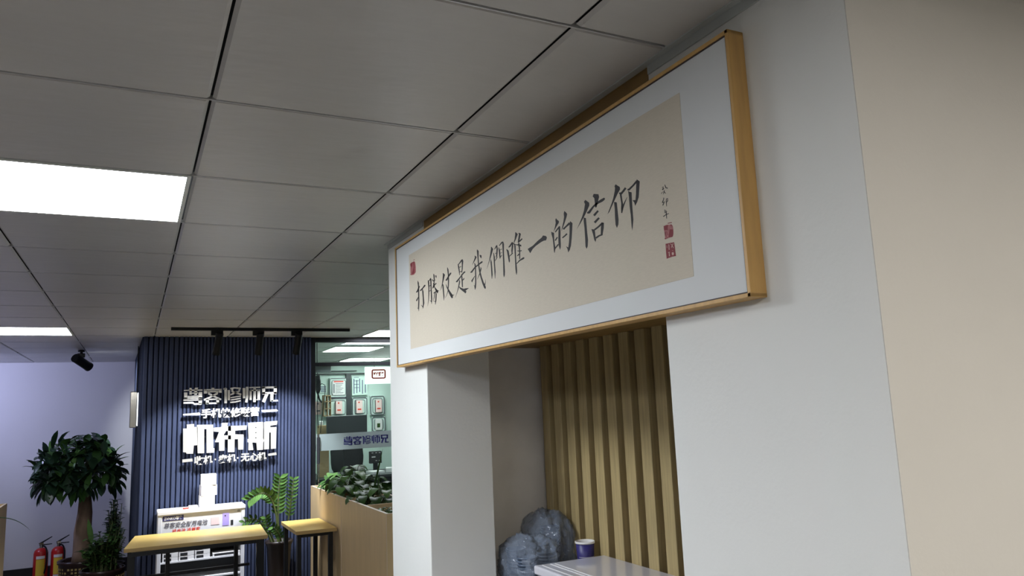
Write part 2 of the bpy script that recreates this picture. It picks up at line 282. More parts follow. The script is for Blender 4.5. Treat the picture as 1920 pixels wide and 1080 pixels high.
# brush strokes and letter outlines, in tenths of a millimetre on the plane they lie on
BRUSH=[('打',[[(26398,22235),(26403,22149),(26359,21976),(26365,21715),(26365,21455),(26418,21220),(26350,21072),(26329,21070),(26287,21203),(26245,21438),(26245,21698),(26250,21960),(26262,22133),(26366,22232)],[(26508,21220),(26398,21168),(26326,21175),(26339,21187),(26388,21192),(26495,21224)],[(26569,21809),(26404,21808),(26226,21926),(26141,21994),(26178,22007),(26353,21967),(26522,21859),(26616,21841)],[(26559,21480),(26473,21498),(26290,21627),(26329,21639),(26605,21536),(26601,21491)],[(26146,21805),(26013,21795),(25788,21855),(25552,21906),(25565,21938),(25600,21952),(25679,21958),(25876,21895),(26110,21849),(26175,21825)],[(25914,21840),(25919,21756),(25875,21531),(25863,21312),(25902,21125),(25860,21118),(25716,21289),(25749,21515),(25782,21742),(25861,21835)],[(26072,21272),(25914,21170),(25841,21182),(26047,21276)]]),('勝',[[(25291,22068),(25291,21985),(25253,21801),(25269,21552),(25294,21341),(25388,21137),(25372,21134),(25233,21330),(25178,21538),(25141,21784),(25150,21969),(25241,22064)],[(25056,22109),(25050,22053),(25035,21766),(25016,21513),(25003,21334),(24990,21163),(24960,21159),(24884,21317),(24906,21499),(24924,21751),(24921,22038),(24988,22103)],[(25190,22001),(24969,22059),(25049,22094),(25246,22025)],[(25164,21816),(24989,21830),(25030,21857),(25194,21836)],[(25179,21638),(24997,21645),(25026,21668),(25203,21658)],[(25123,21312),(24996,21226),(24934,21236),(25100,21315)],[(24722,22204),(24717,22131),(24688,21979),(24715,21876),(24664,21742),(24596,21735),(24627,21862),(24590,21962),(24590,22116),(24674,22200)],[(24522,22114),(24523,22083),(24454,22009),(24425,22005),(24394,22079),(24489,22117)],[(24852,22029),(24812,21972),(24739,21929),(24694,21930),(24715,21974),(24817,22030)],[(24666,21913),(24522,21954),(24559,21971),(24717,21938)],[(24812,21692),(24716,21706),(24564,21779),(24410,21805),(24474,21841),(24639,21813),(24815,21744),(24853,21708)],[(24769,21884),(24758,21830),(24837,21702),(24778,21689),(24689,21819),(24720,21879)],[(24724,21776),(24609,21655),(24499,21532),(24349,21452),(24296,21452),(24300,21539),(24515,21660),(24680,21777)],[(24399,21498),(24180,21520),(24185,21526),(24448,21562)],[(24731,21500),(24613,21500),(24544,21520),(24542,21442),(24590,21241),(24616,21089),(24587,21084),(24475,21221),(24436,21428),(24498,21553),(24677,21540),(24760,21518)],[(24724,21237),(24631,21182),(24578,21196),(24704,21242)],[(24653,21549),(24715,21365),(24800,21217),(24781,21213),(24648,21351),(24585,21536)]]),('仗',[[(23795,22067),(23796,22005),(23839,21858),(23917,21697),(24006,21572),(24085,21505),(24072,21502),(23971,21562),(23854,21681),(23722,21830),(23604,21982),(23753,22067)],[(23900,21741),(23877,21657),(23840,21473),(23804,21264),(23786,21117),(23759,21112),(23703,21250),(23729,21460),(23759,21647),(23864,21739)],[(23380,22192),(23381,22113),(23340,21938),(23341,21736),(23365,21538),(23404,21376),(23516,21258),(23639,21187),(23627,21183),(23483,21248),(23351,21364),(23276,21522),(23243,21720),(23242,21924),(23266,22100),(23345,22188)],[(23556,21769),(23417,21743),(23224,21849),(23034,21914),(23028,21949),(23057,21961),(23142,21961),(23322,21888),(23507,21804),(23568,21794)],[(23553,21642),(23477,21514),(23334,21350),(23202,21207),(23103,21121),(23032,21081),(23006,21077),(22931,21109),(22994,21214),(23199,21356),(23393,21515),(23527,21641)],[(23060,21147),(22801,21164),(22804,21169),(23096,21217)]]),('是',[[(22436,22130),(22433,22061),(22370,21887),(22327,21742),(22294,21737),(22287,21876),(22325,22049),(22395,22126)],[(22396,22084),(22213,22129),(22025,22179),(22122,22226),(22277,22161),(22441,22107)],[(22059,22224),(22105,22167),(22098,22036),(22117,21910),(22155,21795),(22098,21782),(22035,21893),(22009,22019),(21966,22141),(22018,22217)],[(22309,21986),(22136,21993),(22166,22017),(22330,22004)],[(22303,21835),(22113,21823),(22132,21851),(22318,21856)],[(22613,21551),(22501,21549),(22205,21653),(21947,21735),(21844,21746),(21825,21770),(21852,21786),(21917,21793),(22021,21777),(22275,21687),(22587,21599),(22648,21576)],[(22166,21754),(22175,21641),(22157,21493),(22143,21313),(22061,21301),(22059,21479),(22077,21628),(22117,21747)],[(22058,21516),(21927,21544),(21932,21584),(21963,21592),(22005,21574),(22110,21545)],[(22351,21591),(22377,21531),(22469,21368),(22569,21235),(22739,21066),(22727,21062),(22529,21225),(22396,21350),(22277,21512),(22310,21584)],[(22422,21386),(22310,21288),(22097,21183),(21956,21116),(21878,21076),(21854,21073),(21786,21121),(21958,21230),(22228,21313),(22396,21390)],[(21913,21159),(21759,21170),(21588,21200),(21593,21205),(21807,21231),(21978,21245)]]),('我',[[(21053,22136),(21033,22086),(21122,22003),(21257,21889),(21246,21885),(21054,21977),(20898,22065),(21021,22138)],[(21416,21661),(21291,21646),(21038,21749),(20733,21791),(20495,21811),(20460,21839),(20494,21861),(20572,21865),(20786,21830),(21097,21784),(21364,21698),(21435,21685)],[(21104,21920),(21082,21859),(21059,21686),(21069,21470),(21083,21287),(21144,21157),(21113,21073),(21090,21069),(21031,21136),(20993,21270),(20978,21455),(20975,21673),(21000,21852),(21083,21920)],[(21197,21223),(21112,21162),(21059,21177),(21181,21227)],[(21304,21338),(21267,21373),(21076,21499),(21102,21510),(21379,21402),(21327,21341)],[(20858,22294),(20867,22239),(20839,22035),(20818,21827),(20751,21581),(20659,21379),(20540,21172),(20432,21033),(20367,20985),(20318,20982),(20295,21031),(20418,21171),(20560,21374),(20657,21573),(20737,21816),(20757,22021),(20734,22222),(20823,22292)],[(20354,21071),(20298,21171),(20302,21263),(20313,21265),(20333,21179),(20436,21094)],[(20630,21701),(20645,21659),(20720,21538),(20916,21368),(20903,21363),(20658,21518),(20564,21644),(20608,21699)],[(20675,22083),(20657,22040),(20585,21966),(20549,21962),(20525,22042),(20648,22089)]]),('們',[[(19831,22165),(19844,22101),(19913,21941),(20006,21776),(20186,21567),(20176,21564),(19966,21764),(19820,21913),(19686,22072),(19791,22162)],[(19892,21796),(19901,21722),(19885,21540),(19878,21347),(19866,21204),(19845,21200),(19782,21330),(19796,21527),(19819,21710),(19864,21793)],[(19689,21958),(19676,21828),(19670,21620),(19658,21396),(19640,21180),(19619,21177),(19577,21383),(19596,21608),(19588,21815),(19655,21954)],[(19581,22037),(19416,22094),(19402,22127),(19431,22139),(19490,22128),(19610,22051)],[(19443,22138),(19457,22023),(19502,21844),(19531,21789),(19500,21778),(19418,21820),(19364,22004),(19403,22131)],[(19568,21905),(19448,21893),(19459,21915),(19576,21921)],[(19580,21690),(19482,21728),(19395,21786),(19430,21801),(19522,21746),(19603,21700)],[(19323,22045),(19311,21946),(19289,21782),(19263,21698),(19230,21692),(19204,21768),(19219,21934),(19290,22042)],[(19243,21952),(19092,21938),(19104,21960),(19250,21964)],[(19235,21848),(19101,21840),(19113,21859),(19243,21860)],[(19235,21710),(19095,21769),(19132,21787),(19267,21726)],[(19254,22071),(19053,22123),(19005,22142),(19023,22158),(19109,22162),(19285,22089)],[(19037,22154),(19059,22086),(19056,21868),(19052,21577),(19064,21291),(19066,21192),(19044,21116),(19025,21112),(18970,21174),(18955,21273),(18962,21562),(18972,21852),(18950,22065),(18992,22146)]]),('唯',[[(18813,21878),(18773,21815),(18725,21641),(18692,21522),(18665,21469),(18646,21465),(18611,21509),(18620,21627),(18667,21814),(18776,21882)],[(18650,21900),(18550,21901),(18387,21977),(18451,22011),(18616,21943),(18676,21921)],[(18439,22012),(18460,21918),(18498,21785),(18484,21696),(18441,21687),(18412,21765),(18363,21897),(18396,22004)],[(18609,21636),(18394,21682),(18436,21710),(18638,21656)],[(18212,22242),(18218,22187),(18265,22065),(18343,21966),(18315,21955),(18191,22038),(18062,22160),(18178,22242)],[(18457,21982),(18315,21915),(18235,21890),(18218,21904),(18287,21938),(18445,21992)],[(18311,21941),(18303,21867),(18296,21643),(18294,21433),(18294,21223),(18279,21123),(18252,21050),(18234,21047),(18195,21110),(18192,21207),(18215,21420),(18223,21631),(18219,21856),(18288,21940)],[(18022,22171),(17990,22136),(18050,22017),(18083,21925),(18001,21902),(17957,21989),(17873,22130),(17983,22184)],[(18073,21903),(18035,21757),(18027,21618),(18039,21455),(17980,21443),(17962,21606),(17959,21745),(17984,21891)],[(18046,21922),(17941,21920),(17801,21955),(17796,21975),(17815,21986),(17853,21988),(17987,21958),(18065,21940)],[(18259,21895),(18098,21848),(17951,21800),(17910,21773),(17882,21771),(17882,21821),(18087,21876),(18254,21911)],[(18140,21696),(17989,21652),(17866,21643),(17876,21669),(17991,21680),(18135,21711)],[(18136,21550),(18032,21567),(17999,21595),(18022,21608),(18083,21599),(18165,21569)],[(18185,21344),(17992,21391),(17839,21396),(17745,21405),(17726,21428),(17750,21447),(17803,21456),(17888,21445),(18035,21425),(18215,21363)]]),('一',[[(17517,21628),(17210,21658),(16939,21728),(16719,21766),(16634,21806),(16480,21755),(16438,21704),(16491,21644),(16609,21660),(16756,21655),(17061,21614),(17232,21569),(17381,21485)]]),('的',[[(15928,22094),(15887,22050),(15794,21986),(15803,21944),(15903,21891),(16037,21807),(16086,21774),(16003,21889),(15957,21980),(15966,22065)],[(16202,21806),(16129,21771),(16063,21749),(16070,21598),(16058,21468),(16031,21360),(16049,21301),(16082,21225),(16115,21276),(16125,21431),(16145,21614),(16196,21741)],[(15986,21737),(15861,21782),(15757,21820),(15811,21856),(15913,21815),(16024,21761)],[(15807,21858),(15842,21725),(15864,21578),(15872,21426),(15847,21334),(15817,21266),(15802,21263),(15765,21319),(15756,21406),(15758,21555),(15741,21702),(15749,21845)],[(16000,21523),(15883,21587),(15931,21613),(16052,21552)],[(16049,21317),(15851,21394),(15902,21427),(16094,21345)],[(15506,22173),(15439,22125),(15380,22067),(15415,22001),(15511,21886),(15606,21784),(15699,21705),(15653,21795),(15580,21916),(15533,22029),(15541,22119)],[(15570,21710),(15452,21747),(15248,21785),(15313,21841),(15498,21785),(15628,21755)],[(15264,21858),(15155,21783),(15180,21648),(15225,21438),(15279,21253),(15347,21157),(15427,21112),(15449,21203),(15512,21284),(15410,21232),(15361,21369),(15316,21581),(15297,21761)],[(15651,21513),(15526,21535),(15411,21564),(15457,21601),(15564,21568),(15685,21544)]]),('信',[[(14526,22195),(14368,22084),(14366,22021),(14485,21913),(14639,21796),(14795,21693),(14982,21587),(14853,21691),(14708,21828),(14608,21959),(14550,22100),(14587,22165)],[(14639,21796),(14544,21757),(14533,21584),(14524,21398),(14506,21225),(14538,21078),(14591,21031),(14632,21098),(14628,21297),(14631,21545),(14649,21705)],[(14157,22239),(13960,22176),(13940,22107),(14005,22003),(14070,21899),(14124,21905),(14132,22037),(14141,22131),(14204,22193)],[(14467,21844),(14362,21826),(14178,21928),(13983,21961),(13819,21963),(13739,21978),(13723,21986),(13705,22000),(13738,22037),(13872,22034),(14031,22016),(14226,21968),(14422,21891),(14484,21884)],[(14165,21708),(13987,21780),(14040,21821),(14230,21758)],[(14154,21537),(13966,21609),(14016,21650),(14221,21590)],[(14338,21447),(14244,21418),(14195,21369),(14184,21215),(14162,21165),(14195,21109),(14243,21168),(14283,21313)],[(14199,21377),(14019,21411),(13835,21455),(13887,21502),(14060,21450),(14238,21417)],[(13896,21497),(13942,21389),(13966,21236),(13889,21215),(13829,21356),(13809,21471)],[(14152,21176),(14022,21201),(13881,21201),(13896,21233),(14048,21239),(14191,21219)]]),('仰',[[(13262,22211),(13113,22108),(13107,22053),(13218,21976),(13334,21873),(13463,21758),(13567,21662),(13647,21628),(13575,21705),(13454,21837),(13386,21927),(13312,22070),(13294,22132),(13307,22183)],[(13365,21840),(13261,21799),(13248,21595),(13235,21405),(13253,21303),(13315,21235),(13359,21315),(13363,21490),(13355,21676)],[(13155,21964),(13061,21921),(12964,21959),(12869,22006),(12925,22048),(13019,22002),(13086,21978),(13145,21991)],[(13130,21949),(13112,21837),(13097,21728),(13117,21616),(13122,21525),(13083,21513),(13038,21594),(13032,21714),(13051,21827),(13064,21937)],[(13048,21590),(12969,21691),(12861,21811),(12869,21816),(13008,21711),(13107,21620)],[(12839,21955),(12772,21931),(12606,21984),(12457,22037),(12506,22080),(12647,22021),(12795,21979),(12835,21986)],[(12488,22099),(12386,22024),(12416,21885),(12458,21703),(12520,21617),(12602,21548),(12625,21632),(12682,21692),(12578,21671),(12547,21792),(12518,21978)],[(12818,21945),(12778,21908),(12695,21872),(12700,21730),(12703,21509),(12697,21275),(12734,21129),(12764,21052),(12776,21139),(12780,21399),(12798,21586),(12801,21796)]]),('癸',[[(11668,21681),(11636,21686),(11669,21635),(11638,21622),(11618,21696),(11676,21693)],[(11587,21722),(11576,21686),(11561,21644),(11500,21616),(11491,21634),(11538,21653),(11552,21685),(11571,21722)],[(11666,21641),(11603,21640),(11610,21656),(11674,21658)],[(11613,21618),(11625,21581),(11651,21544),(11638,21537),(11604,21572),(11596,21612)],[(11682,21593),(11712,21574),(11698,21564),(11672,21587)],[(11676,21590),(11601,21576),(11602,21586),(11677,21598)],[(11615,21582),(11577,21534),(11561,21537),(11600,21585)]]),('卯',[[(11650,21472),(11654,21442),(11692,21405),(11708,21375),(11696,21369),(11667,21392),(11633,21434),(11630,21467)],[(11684,21378),(11627,21362),(11606,21394),(11615,21399),(11637,21377),(11678,21396)],[(11657,21372),(11701,21326),(11677,21313),(11633,21358)],[(11572,21427),(11583,21356),(11575,21273),(11560,21270),(11559,21351),(11553,21422)],[(11561,21418),(11527,21416),(11536,21379),(11565,21354),(11553,21346),(11513,21368),(11511,21425),(11564,21430)]]),('年',[[(11644,21226),(11647,21170),(11625,21165),(11629,21223)],[(11611,21201),(11611,21136),(11605,21030),(11586,21026),(11581,21131),(11591,21198)],[(11688,21084),(11613,21103),(11514,21107),(11520,21120),(11622,21118),(11703,21102)],[(11653,21152),(11564,21161),(11570,21171),(11660,21162)]])]
SEALS=[('seal',[[(11674,20904),(11590,20903),(11467,20878),(11426,20846),(11417,20768),(11423,20680),(11454,20629),(11565,20631),(11685,20623),(11696,20714),(11703,20806)]]),('mark',[[(11706,20900),(11618,20900),(11574,20892),(11591,20797),(11702,20814)],[(11525,20793),(11435,20770),(11420,20742),(11438,20648),(11461,20626),(11551,20632),(11576,20652),(11556,20710)],[(11571,20918),(11447,20906),(11450,20922),(11575,20933)],[(11497,20880),(11472,20850),(11454,20851),(11464,20883)],[(11706,20646),(11682,20625),(11658,20638),(11687,20656)],[(11646,20781),(11666,20734),(11651,20667),(11640,20666),(11652,20731),(11633,20776)],[(11612,20758),(11603,20693),(11592,20692),(11601,20757)]]),('seal',[[(11688,20536),(11633,20531),(11423,20513),(11411,20411),(11397,20231),(11513,20241),(11688,20233),(11692,20379)]]),('mark',[[(11537,20500),(11508,20472),(11460,20401),(11445,20403),(11492,20476),(11525,20505)],[(11456,20498),(11487,20465),(11526,20423),(11514,20417),(11473,20457),(11442,20491)],[(11524,20440),(11457,20426),(11456,20433),(11523,20447)],[(11596,20503),(11600,20396),(11578,20392),(11577,20499)],[(11655,20497),(11655,20443),(11644,20442),(11646,20496)],[(11624,20340),(11568,20340),(11572,20351),(11627,20351)],[(11603,20352),(11607,20267),(11579,20263),(11586,20349)],[(11510,20324),(11469,20325),(11451,20299),(11461,20270),(11494,20263),(11518,20289)],[(11495,20363),(11476,20350),(11469,20355),(11488,20367)]]),('seal',[[(27146,23026),(26940,23050),(26711,23031),(26629,22987),(26556,22783),(26582,22598),(26742,22540),(26942,22546),(27172,22586),(27203,22814)]]),('mark',[[(27189,23039),(26940,23055),(26912,23031),(26978,22899),(27125,22882),(27194,22958)],[(26825,23053),(26711,23036),(26702,22810),(26708,22620),(26796,22578),(26955,22566),(27024,22628),(26903,22712),(26808,22848),(26844,22970)],[(26809,23089),(26664,23083),(26693,23110),(26834,23111)],[(27209,22619),(27153,22576),(27076,22577),(27132,22620)]])]
SIGN_TOP=[('尊',[[(3766,19833),(4463,19836),(5254,19814),(5250,19929),(4459,19927),(3761,19924)],[(4197,20083),(4210,19512),(4390,19507),(4377,20078)],[(4648,20094),(4905,20087),(4804,19792),(4811,19471),(4598,19478),(4590,19844)],[(3778,19707),(4031,19700),(4044,19154),(3791,19162)],[(4934,19708),(5234,19699),(5247,19114),(4947,19124)],[(3792,19169),(5247,19123),(5244,19243),(3788,19278)],[(4074,19305),(4923,19312),(4918,19409),(4068,19401)],[(4387,19582),(4877,19607),(4866,19707),(4378,19660)],[(3744,18988),(5230,18966),(5225,19081),(3740,19090)],[(4948,19078),(5226,19069),(5235,18657),(4957,18667)],[(3746,18880),(4506,18884),(4636,18752),(5233,18749),(5214,18635),(5151,18596),(4639,18606),(4510,18711),(3750,18733)]]),('客',[[(5373,19813),(6840,19813),(6834,19934),(5368,19932)],[(5370,19891),(5618,19884),(5625,19562),(5377,19569)],[(6607,19880),(6837,19874),(6842,19595),(6612,19602)],[(6004,20047),(6222,20041),(6225,19867),(6008,19873)],[(5667,19657),(6579,19654),(6575,19760),(5662,19763)],[(5678,19700),(5743,19466),(6076,19300),(6429,19103),(6783,18929),(6835,19059),(6484,19231),(6133,19426),(5875,19577),(5846,19737)],[(6394,19723),(6370,19575),(6074,19414),(5775,19251),(5367,19081),(5432,18932),(5835,19125),(6136,19289),(6508,19454),(6564,19673)],[(5549,19059),(5797,19050),(5805,18637),(5557,18646)],[(6404,19053),(6633,19046),(6641,18630),(6412,18638)],[(5573,18994),(6635,18981),(6631,19088),(5568,19099)],[(5581,18634),(6642,18626),(6636,18764),(5575,18771)]]),('修',[[(7055,19984),(7078,18661),(7298,18653),(7275,19978)],[(7012,19838),(7209,19902),(7165,20036),(6968,19971)],[(7336,19814),(7351,18918),(7545,18911),(7530,19808)]]),('修',[[(7573,19866),(7897,19927),(8428,19877),(8433,19994),(7890,20044),(7549,20005)],[(7618,19890),(7672,19613),(7947,19508),(8462,19313),(8504,19454),(7987,19640),(7792,19712),(7794,19904)],[(8283,19948),(8238,19719),(7962,19632),(7546,19446),(7594,19329),(8016,19491),(8339,19621),(8422,19905)],[(7605,19082),(8004,19135),(8450,19202),(8430,19309),(7985,19241),(7588,19179)],[(7607,18884),(8007,18925),(8454,19004),(8432,19110),(7989,19031),(7592,18981)],[(7586,18666),(8011,18687),(8460,18789),(8432,18903),(7992,18803),(7576,18783)]]),('师',[[(8601,19954),(8620,19050),(8840,19045),(8821,19950)],[(8887,20067),(8888,19192),(8817,18687),(9022,18646),(9095,19167),(9095,20058)],[(9187,19923),(10109,19929),(10104,20043),(9182,20036)],[(9190,19670),(10123,19675),(10119,19789),(9185,19784)],[(9187,19762),(9375,19757),(9386,18873),(9198,18880)],[(9519,19968),(9512,18683),(9728,18671),(9736,19958)],[(9862,19756),(10098,19749),(10108,18849),(9872,18857)],[(9788,18836),(9959,18831),(9958,18925),(9787,18931)]]),('兄',[[(10270,19870),(11567,19860),(11562,20037),(10265,20046)],[(10255,20028),(10281,19339),(10534,19334),(10532,20024)],[(11284,20030),(11290,19336),(11546,19324),(11564,20018)],[(10275,19367),(11547,19362),(11543,19530),(10270,19552)],[(10588,19469),(10431,19094),(10274,18708),(10518,18593),(10675,18978),(10832,19353)],[(10993,19405),(11000,18691),(11243,18678),(11260,19392)],[(11044,18671),(11671,18685),(11663,18814),(11036,18799)]])]
SIGN_BIG=[('机',[[(3769,16622),(4071,16607),(4065,16858),(4035,16947),(4641,16978),(4647,16711),(4925,16698),(4959,15148),(4656,15137),(4617,14437),(4095,14470),(4051,14590),(3818,14619)]]),('机',[[(4865,16878),(6184,16830),(6237,14821),(6336,14785),(6301,14418),(5698,14441),(5656,16484),(5459,16494),(5503,14424),(4975,14458)]]),('布',[[(6231,16559),(6898,16601),(6878,16947),(7394,16938),(7327,16656),(7660,16648),(7667,16218),(7248,16239),(7054,15875),(7140,15855),(7673,15842),(7679,15481),(7146,15511),(7148,14542),(6708,14555),(6694,15298),(6354,15318),(6543,15783),(6678,16178),(6238,16246)]]),('布',[[(7527,16655),(8980,16636),(8955,16258),(8009,16230),(8015,15898),(8727,15845),(8716,14534),(8295,14561),(8267,15478),(7977,15494),(7980,14371),(7435,14390),(7411,16660)]]),('斯',[[(9095,16844),(9699,16871),(9720,15094),(9469,15108),(9566,14452),(9155,14456),(9161,15126),(9072,15161),(9069,15434),(9157,15429)],[(9803,16875),(10369,16892),(10389,16431),(10384,15452),(10476,15203),(10403,15054),(10394,14416),(9890,14410),(9824,15057)],[(9684,16875),(9818,16868),(9823,16458),(9689,16465)],[(9690,16379),(9824,16373),(9828,15994),(9695,16001)],[(9696,15916),(9829,15909),(9833,15543),(9700,15550)],[(9701,15465),(9834,15458),(9838,15072),(9705,15079)]]),('斯',[[(10468,16826),(10638,16895),(11635,16921),(11577,16574),(11003,16508),(11004,16385),(11548,16374),(11517,14453),(11081,14449),(11053,15906),(10918,15913),(10916,14444),(10492,14440)]])]
DASH_UPPER=[('dash',[[(3746,17862),(5040,17941),(5134,17826),(5136,17738),(5045,17697),(3749,17730)]]),('dash',[[(10239,17936),(11540,17964),(11686,17856),(11632,17766),(10419,17732),(10263,17798)]])]
DASH_LOWER=[('dash',[[(3781,14003),(4572,14036),(4598,13796),(3787,13757)]]),('dash',[[(10871,13842),(11588,13886),(11552,14113),(10842,14023)]])]


# ================================================================ THE SETTING
b = B(); box(b, -4.5, 4.6, -3.2, 11.6, -0.1, 0.0); struct('floor', b, 'floor')

# ceiling: tiles with bevelled rims, metal runners and dark gaps; lamp cells left open
X0, Y0, S = 0.1323, 1.7466, 0.6
lamps = [(-1, 1), (-2, 8), (3, 8), (-1, -5), (-3, -1), (-4, -5), (2, -5)]   # (column, row) of the cells that hold lamps
b = B(); box(b, -4.5, 4.6, -3.2, 11.6, CEIL+0.014, CEIL+0.1)
void = b
t = B()
for i in range(-8, 8):
    for j in range(-9, 17):
        x0 = X0+i*S; y0 = Y0+j*S
        if x0+S > 4.6 or y0 < -3.3: continue
        if (i, j) in lamps: continue
        if i == -8 and x0 < -4.6: x0 = -4.5
        h = 0.0028; e = 0.0080; g = 0.0058; q = 0.0030
        lo = [(x0+h+e, y0+g+q), (x0+S-h-e, y0+g+q), (x0+S-h-e, y0+S-g-q), (x0+h+e, y0+S-g-q)]
        hi = [(x0+h, y0+g), (x0+S-h, y0+g), (x0+S-h, y0+S-g), (x0+h, y0+S-g)]
        vl = [t.verts.new((a, c, CEIL)) for a, c in lo]; vh = [t.verts.new((a, c, CEIL+0.006)) for a, c in hi]
        t.faces.new(vl)
        for k in range(4): t.faces.new((vl[k], vl[(k+1) % 4], vh[(k+1) % 4], vh[k]))
me_t = bpy.data.meshes.new('tmp'); t.to_mesh(me_t); t.free()
n0 = len(void.faces)
void.from_mesh(me_t)
void.faces.ensure_lookup_table()
for k, f in enumerate(void.faces):
    f.material_index = 0 if k < n0 else 1
for j in range(-8, 16):
    y = Y0+j*S
    box(void, -4.5, 4.6, y-0.0017, y+0.0017, CEIL, CEIL+0.012, mi=2)
struct('ceiling', void, ['void', 'tile', 'tbar'])

# picture wall: pier near the camera, pier beyond the opening
WX = 0.968
b = B()
box(b, WX, 1.60, 0.7342, 1.228, 0, CEIL+0.01)
box(b, WX, 1.224, 2.656, 3.11, 0, CEIL+0.01, bev=0.003, seg=2)
struct('wall_right', b, 'wall')
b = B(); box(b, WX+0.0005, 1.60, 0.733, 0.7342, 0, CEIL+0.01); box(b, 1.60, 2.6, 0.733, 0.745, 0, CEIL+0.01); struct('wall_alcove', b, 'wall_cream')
b = B()
box(b, 1.224, 1.66, 2.90, 3.11, 0, CEIL+0.01)
box(b, 1.236, 1.262, 2.885, 2.90, 0, 1.995)
struct('wall_niche', b, 'wall_niche')
b = B()
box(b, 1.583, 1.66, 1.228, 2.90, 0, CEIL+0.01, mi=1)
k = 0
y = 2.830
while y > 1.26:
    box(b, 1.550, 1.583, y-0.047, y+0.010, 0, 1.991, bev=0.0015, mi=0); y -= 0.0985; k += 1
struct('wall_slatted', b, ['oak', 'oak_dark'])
b = B()
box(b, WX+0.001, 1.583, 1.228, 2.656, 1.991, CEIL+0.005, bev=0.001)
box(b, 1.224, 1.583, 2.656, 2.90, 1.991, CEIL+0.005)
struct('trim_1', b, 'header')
# grey angle where ceiling meets the picture wall
b = B()
box(b, WX-0.018, WX, 0.745, 3.11, CEIL-0.003, CEIL+0.004, mi=0)
box(b, WX-0.004, WX, 0.745, 1.226, CEIL-0.022, CEIL-0.003, mi=0)
box(b, WX-0.004, WX, 2.658, 3.11, CEIL-0.022, CEIL-0.003, mi=0)
struct('trim_2', b, 'trim_grey')
# the rest of the room shell
b = B(); box(b, -4.5, 0.03, 10.38, 10.5, 0, CEIL+0.01); struct('wall_far', b, 'wall_far')
b = B(); box(b, -4.5, -0.02, 10.355, 10.38, 0, 0.155); struct('baseboard_far', b, 'skirting')
b = B(); box(b, -4.6, -4.5, -3.2, 11.6, 0, CEIL+0.01); struct('wall_left', b, 'wall_dim')
b = B(); box(b, -4.5, 4.6, -3.3, -3.2, 0, CEIL+0.01); struct('wall_back', b, 'wall_dim')
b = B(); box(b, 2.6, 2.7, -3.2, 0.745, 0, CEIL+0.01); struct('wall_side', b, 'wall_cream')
b = B(); box(b, 4.6, 4.7, 3.0, 11.6, 0, CEIL+0.01); struct('wall_outer', b, 'wall')
b = B(); box(b, 1.66, 4.6, 3.0, 3.11, 0, CEIL+0.01); struct('wall_behind_niche', b, 'wall')
# navy fluted block
b = B()
prism(b, [(0.05, 7.25), (1.478, 7.25), (1.478, 11.0), (-0.01, 11.0), (-0.01, 10.38)], 'z', 0, CEIL+0.008, mi=1)
x = 0.052
ribs = []
while x < 1.474:
    pitch = 0.0405 if x < 0.36 else 0.0308
    w_ = pitch - 0.007
    x1 = min(x+w_, 1.477)
    e = 0.006
    prism(b, [(x, 7.252), (x, 7.229), (x+e, 7.222), (x1-e, 7.222), (x1, 7.229), (x1, 7.252)], 'z', 0, CEIL+0.004, mi=0)
    x += pitch
y = 7.26
for q in range(70):
    t0 = (y-7.25)/3.13; xx = 0.05-0.06*t0
    box(b, xx-0.010, xx+0.01, y, y+0.034, 0, CEIL+0.004, mi=0); y += 0.0415
    if y > 10.33: break
struct('wall_centre', b, ['navy', 'navy_dark'])

# glass front of the office
GY = 7.30
b = B()
box(b, 1.478, 1.526, GY-0.04, GY+0.04, 0, CEIL, bev=0.002)
box(b, 1.526, 4.6, GY-0.035, GY+0.035, CEIL-0.045, CEIL, bev=0.002)
box(b, 1.526, 4.6, GY-0.035, GY+0.035, 2.190, 2.222, bev=0.002)
wf = struct('window_1', b, 'black')
b = B(); box(b, 1.526, 4.6, GY-0.004, GY+0.004, 2.222, CEIL-0.045); obj('pane', b, 'glass', wf)
b = B(); box(b, 1.530, 3.0, GY-0.005, GY+0.005, 0.01, 2.188)
dr = struct('door_1', b, 'glass')
b = B(); box(b, 1.5265, 1.534, GY-0.008, GY+0.008, 0.01, 2.188); obj('chrome_edge', b, 'chrome', dr)
b = B(); box(b, 1.536, 3.0, GY-0.0065, GY-0.005, 1.392, 1.548); obj('frosted_band', b, 'frost', dr)
b = B()
cyl(b, (1.552, GY-0.045, 1.09), (1.552, GY-0.045, 1.55), 0.010, 16)
cyl(b, (1.552, GY-0.045, 1.18), (1.552, GY-0.005, 1.18), 0.007); cyl(b, (1.552, GY-0.045, 1.46), (1.552, GY-0.005, 1.46), 0.007)
hd = obj('door_handle', b, 'chrome', dr, smooth=False)
b = B(); cyl(b, (1.552, GY-0.045, 1.28), (1.552, GY-0.045, 1.52), 0.0145, 16); obj('handle_grip', b, 'black_matt', hd)
b = B(); box(b, 3.0, 4.6, GY-0.005, GY+0.005, 0.01, 2.188); w2 = struct('window_2', b, 'glass')

# office shell behind the glass
b = B(); box(b, 1.478, 4.6, 11.0, 11.1, 0, CEIL+0.01); struct('wall_office', b, 'wall_office')
b = B(); box(b, 1.478, 1.5, 7.35, 11.0, 0, CEIL+0.01); struct('wall_office_left', b, 'wall_office')

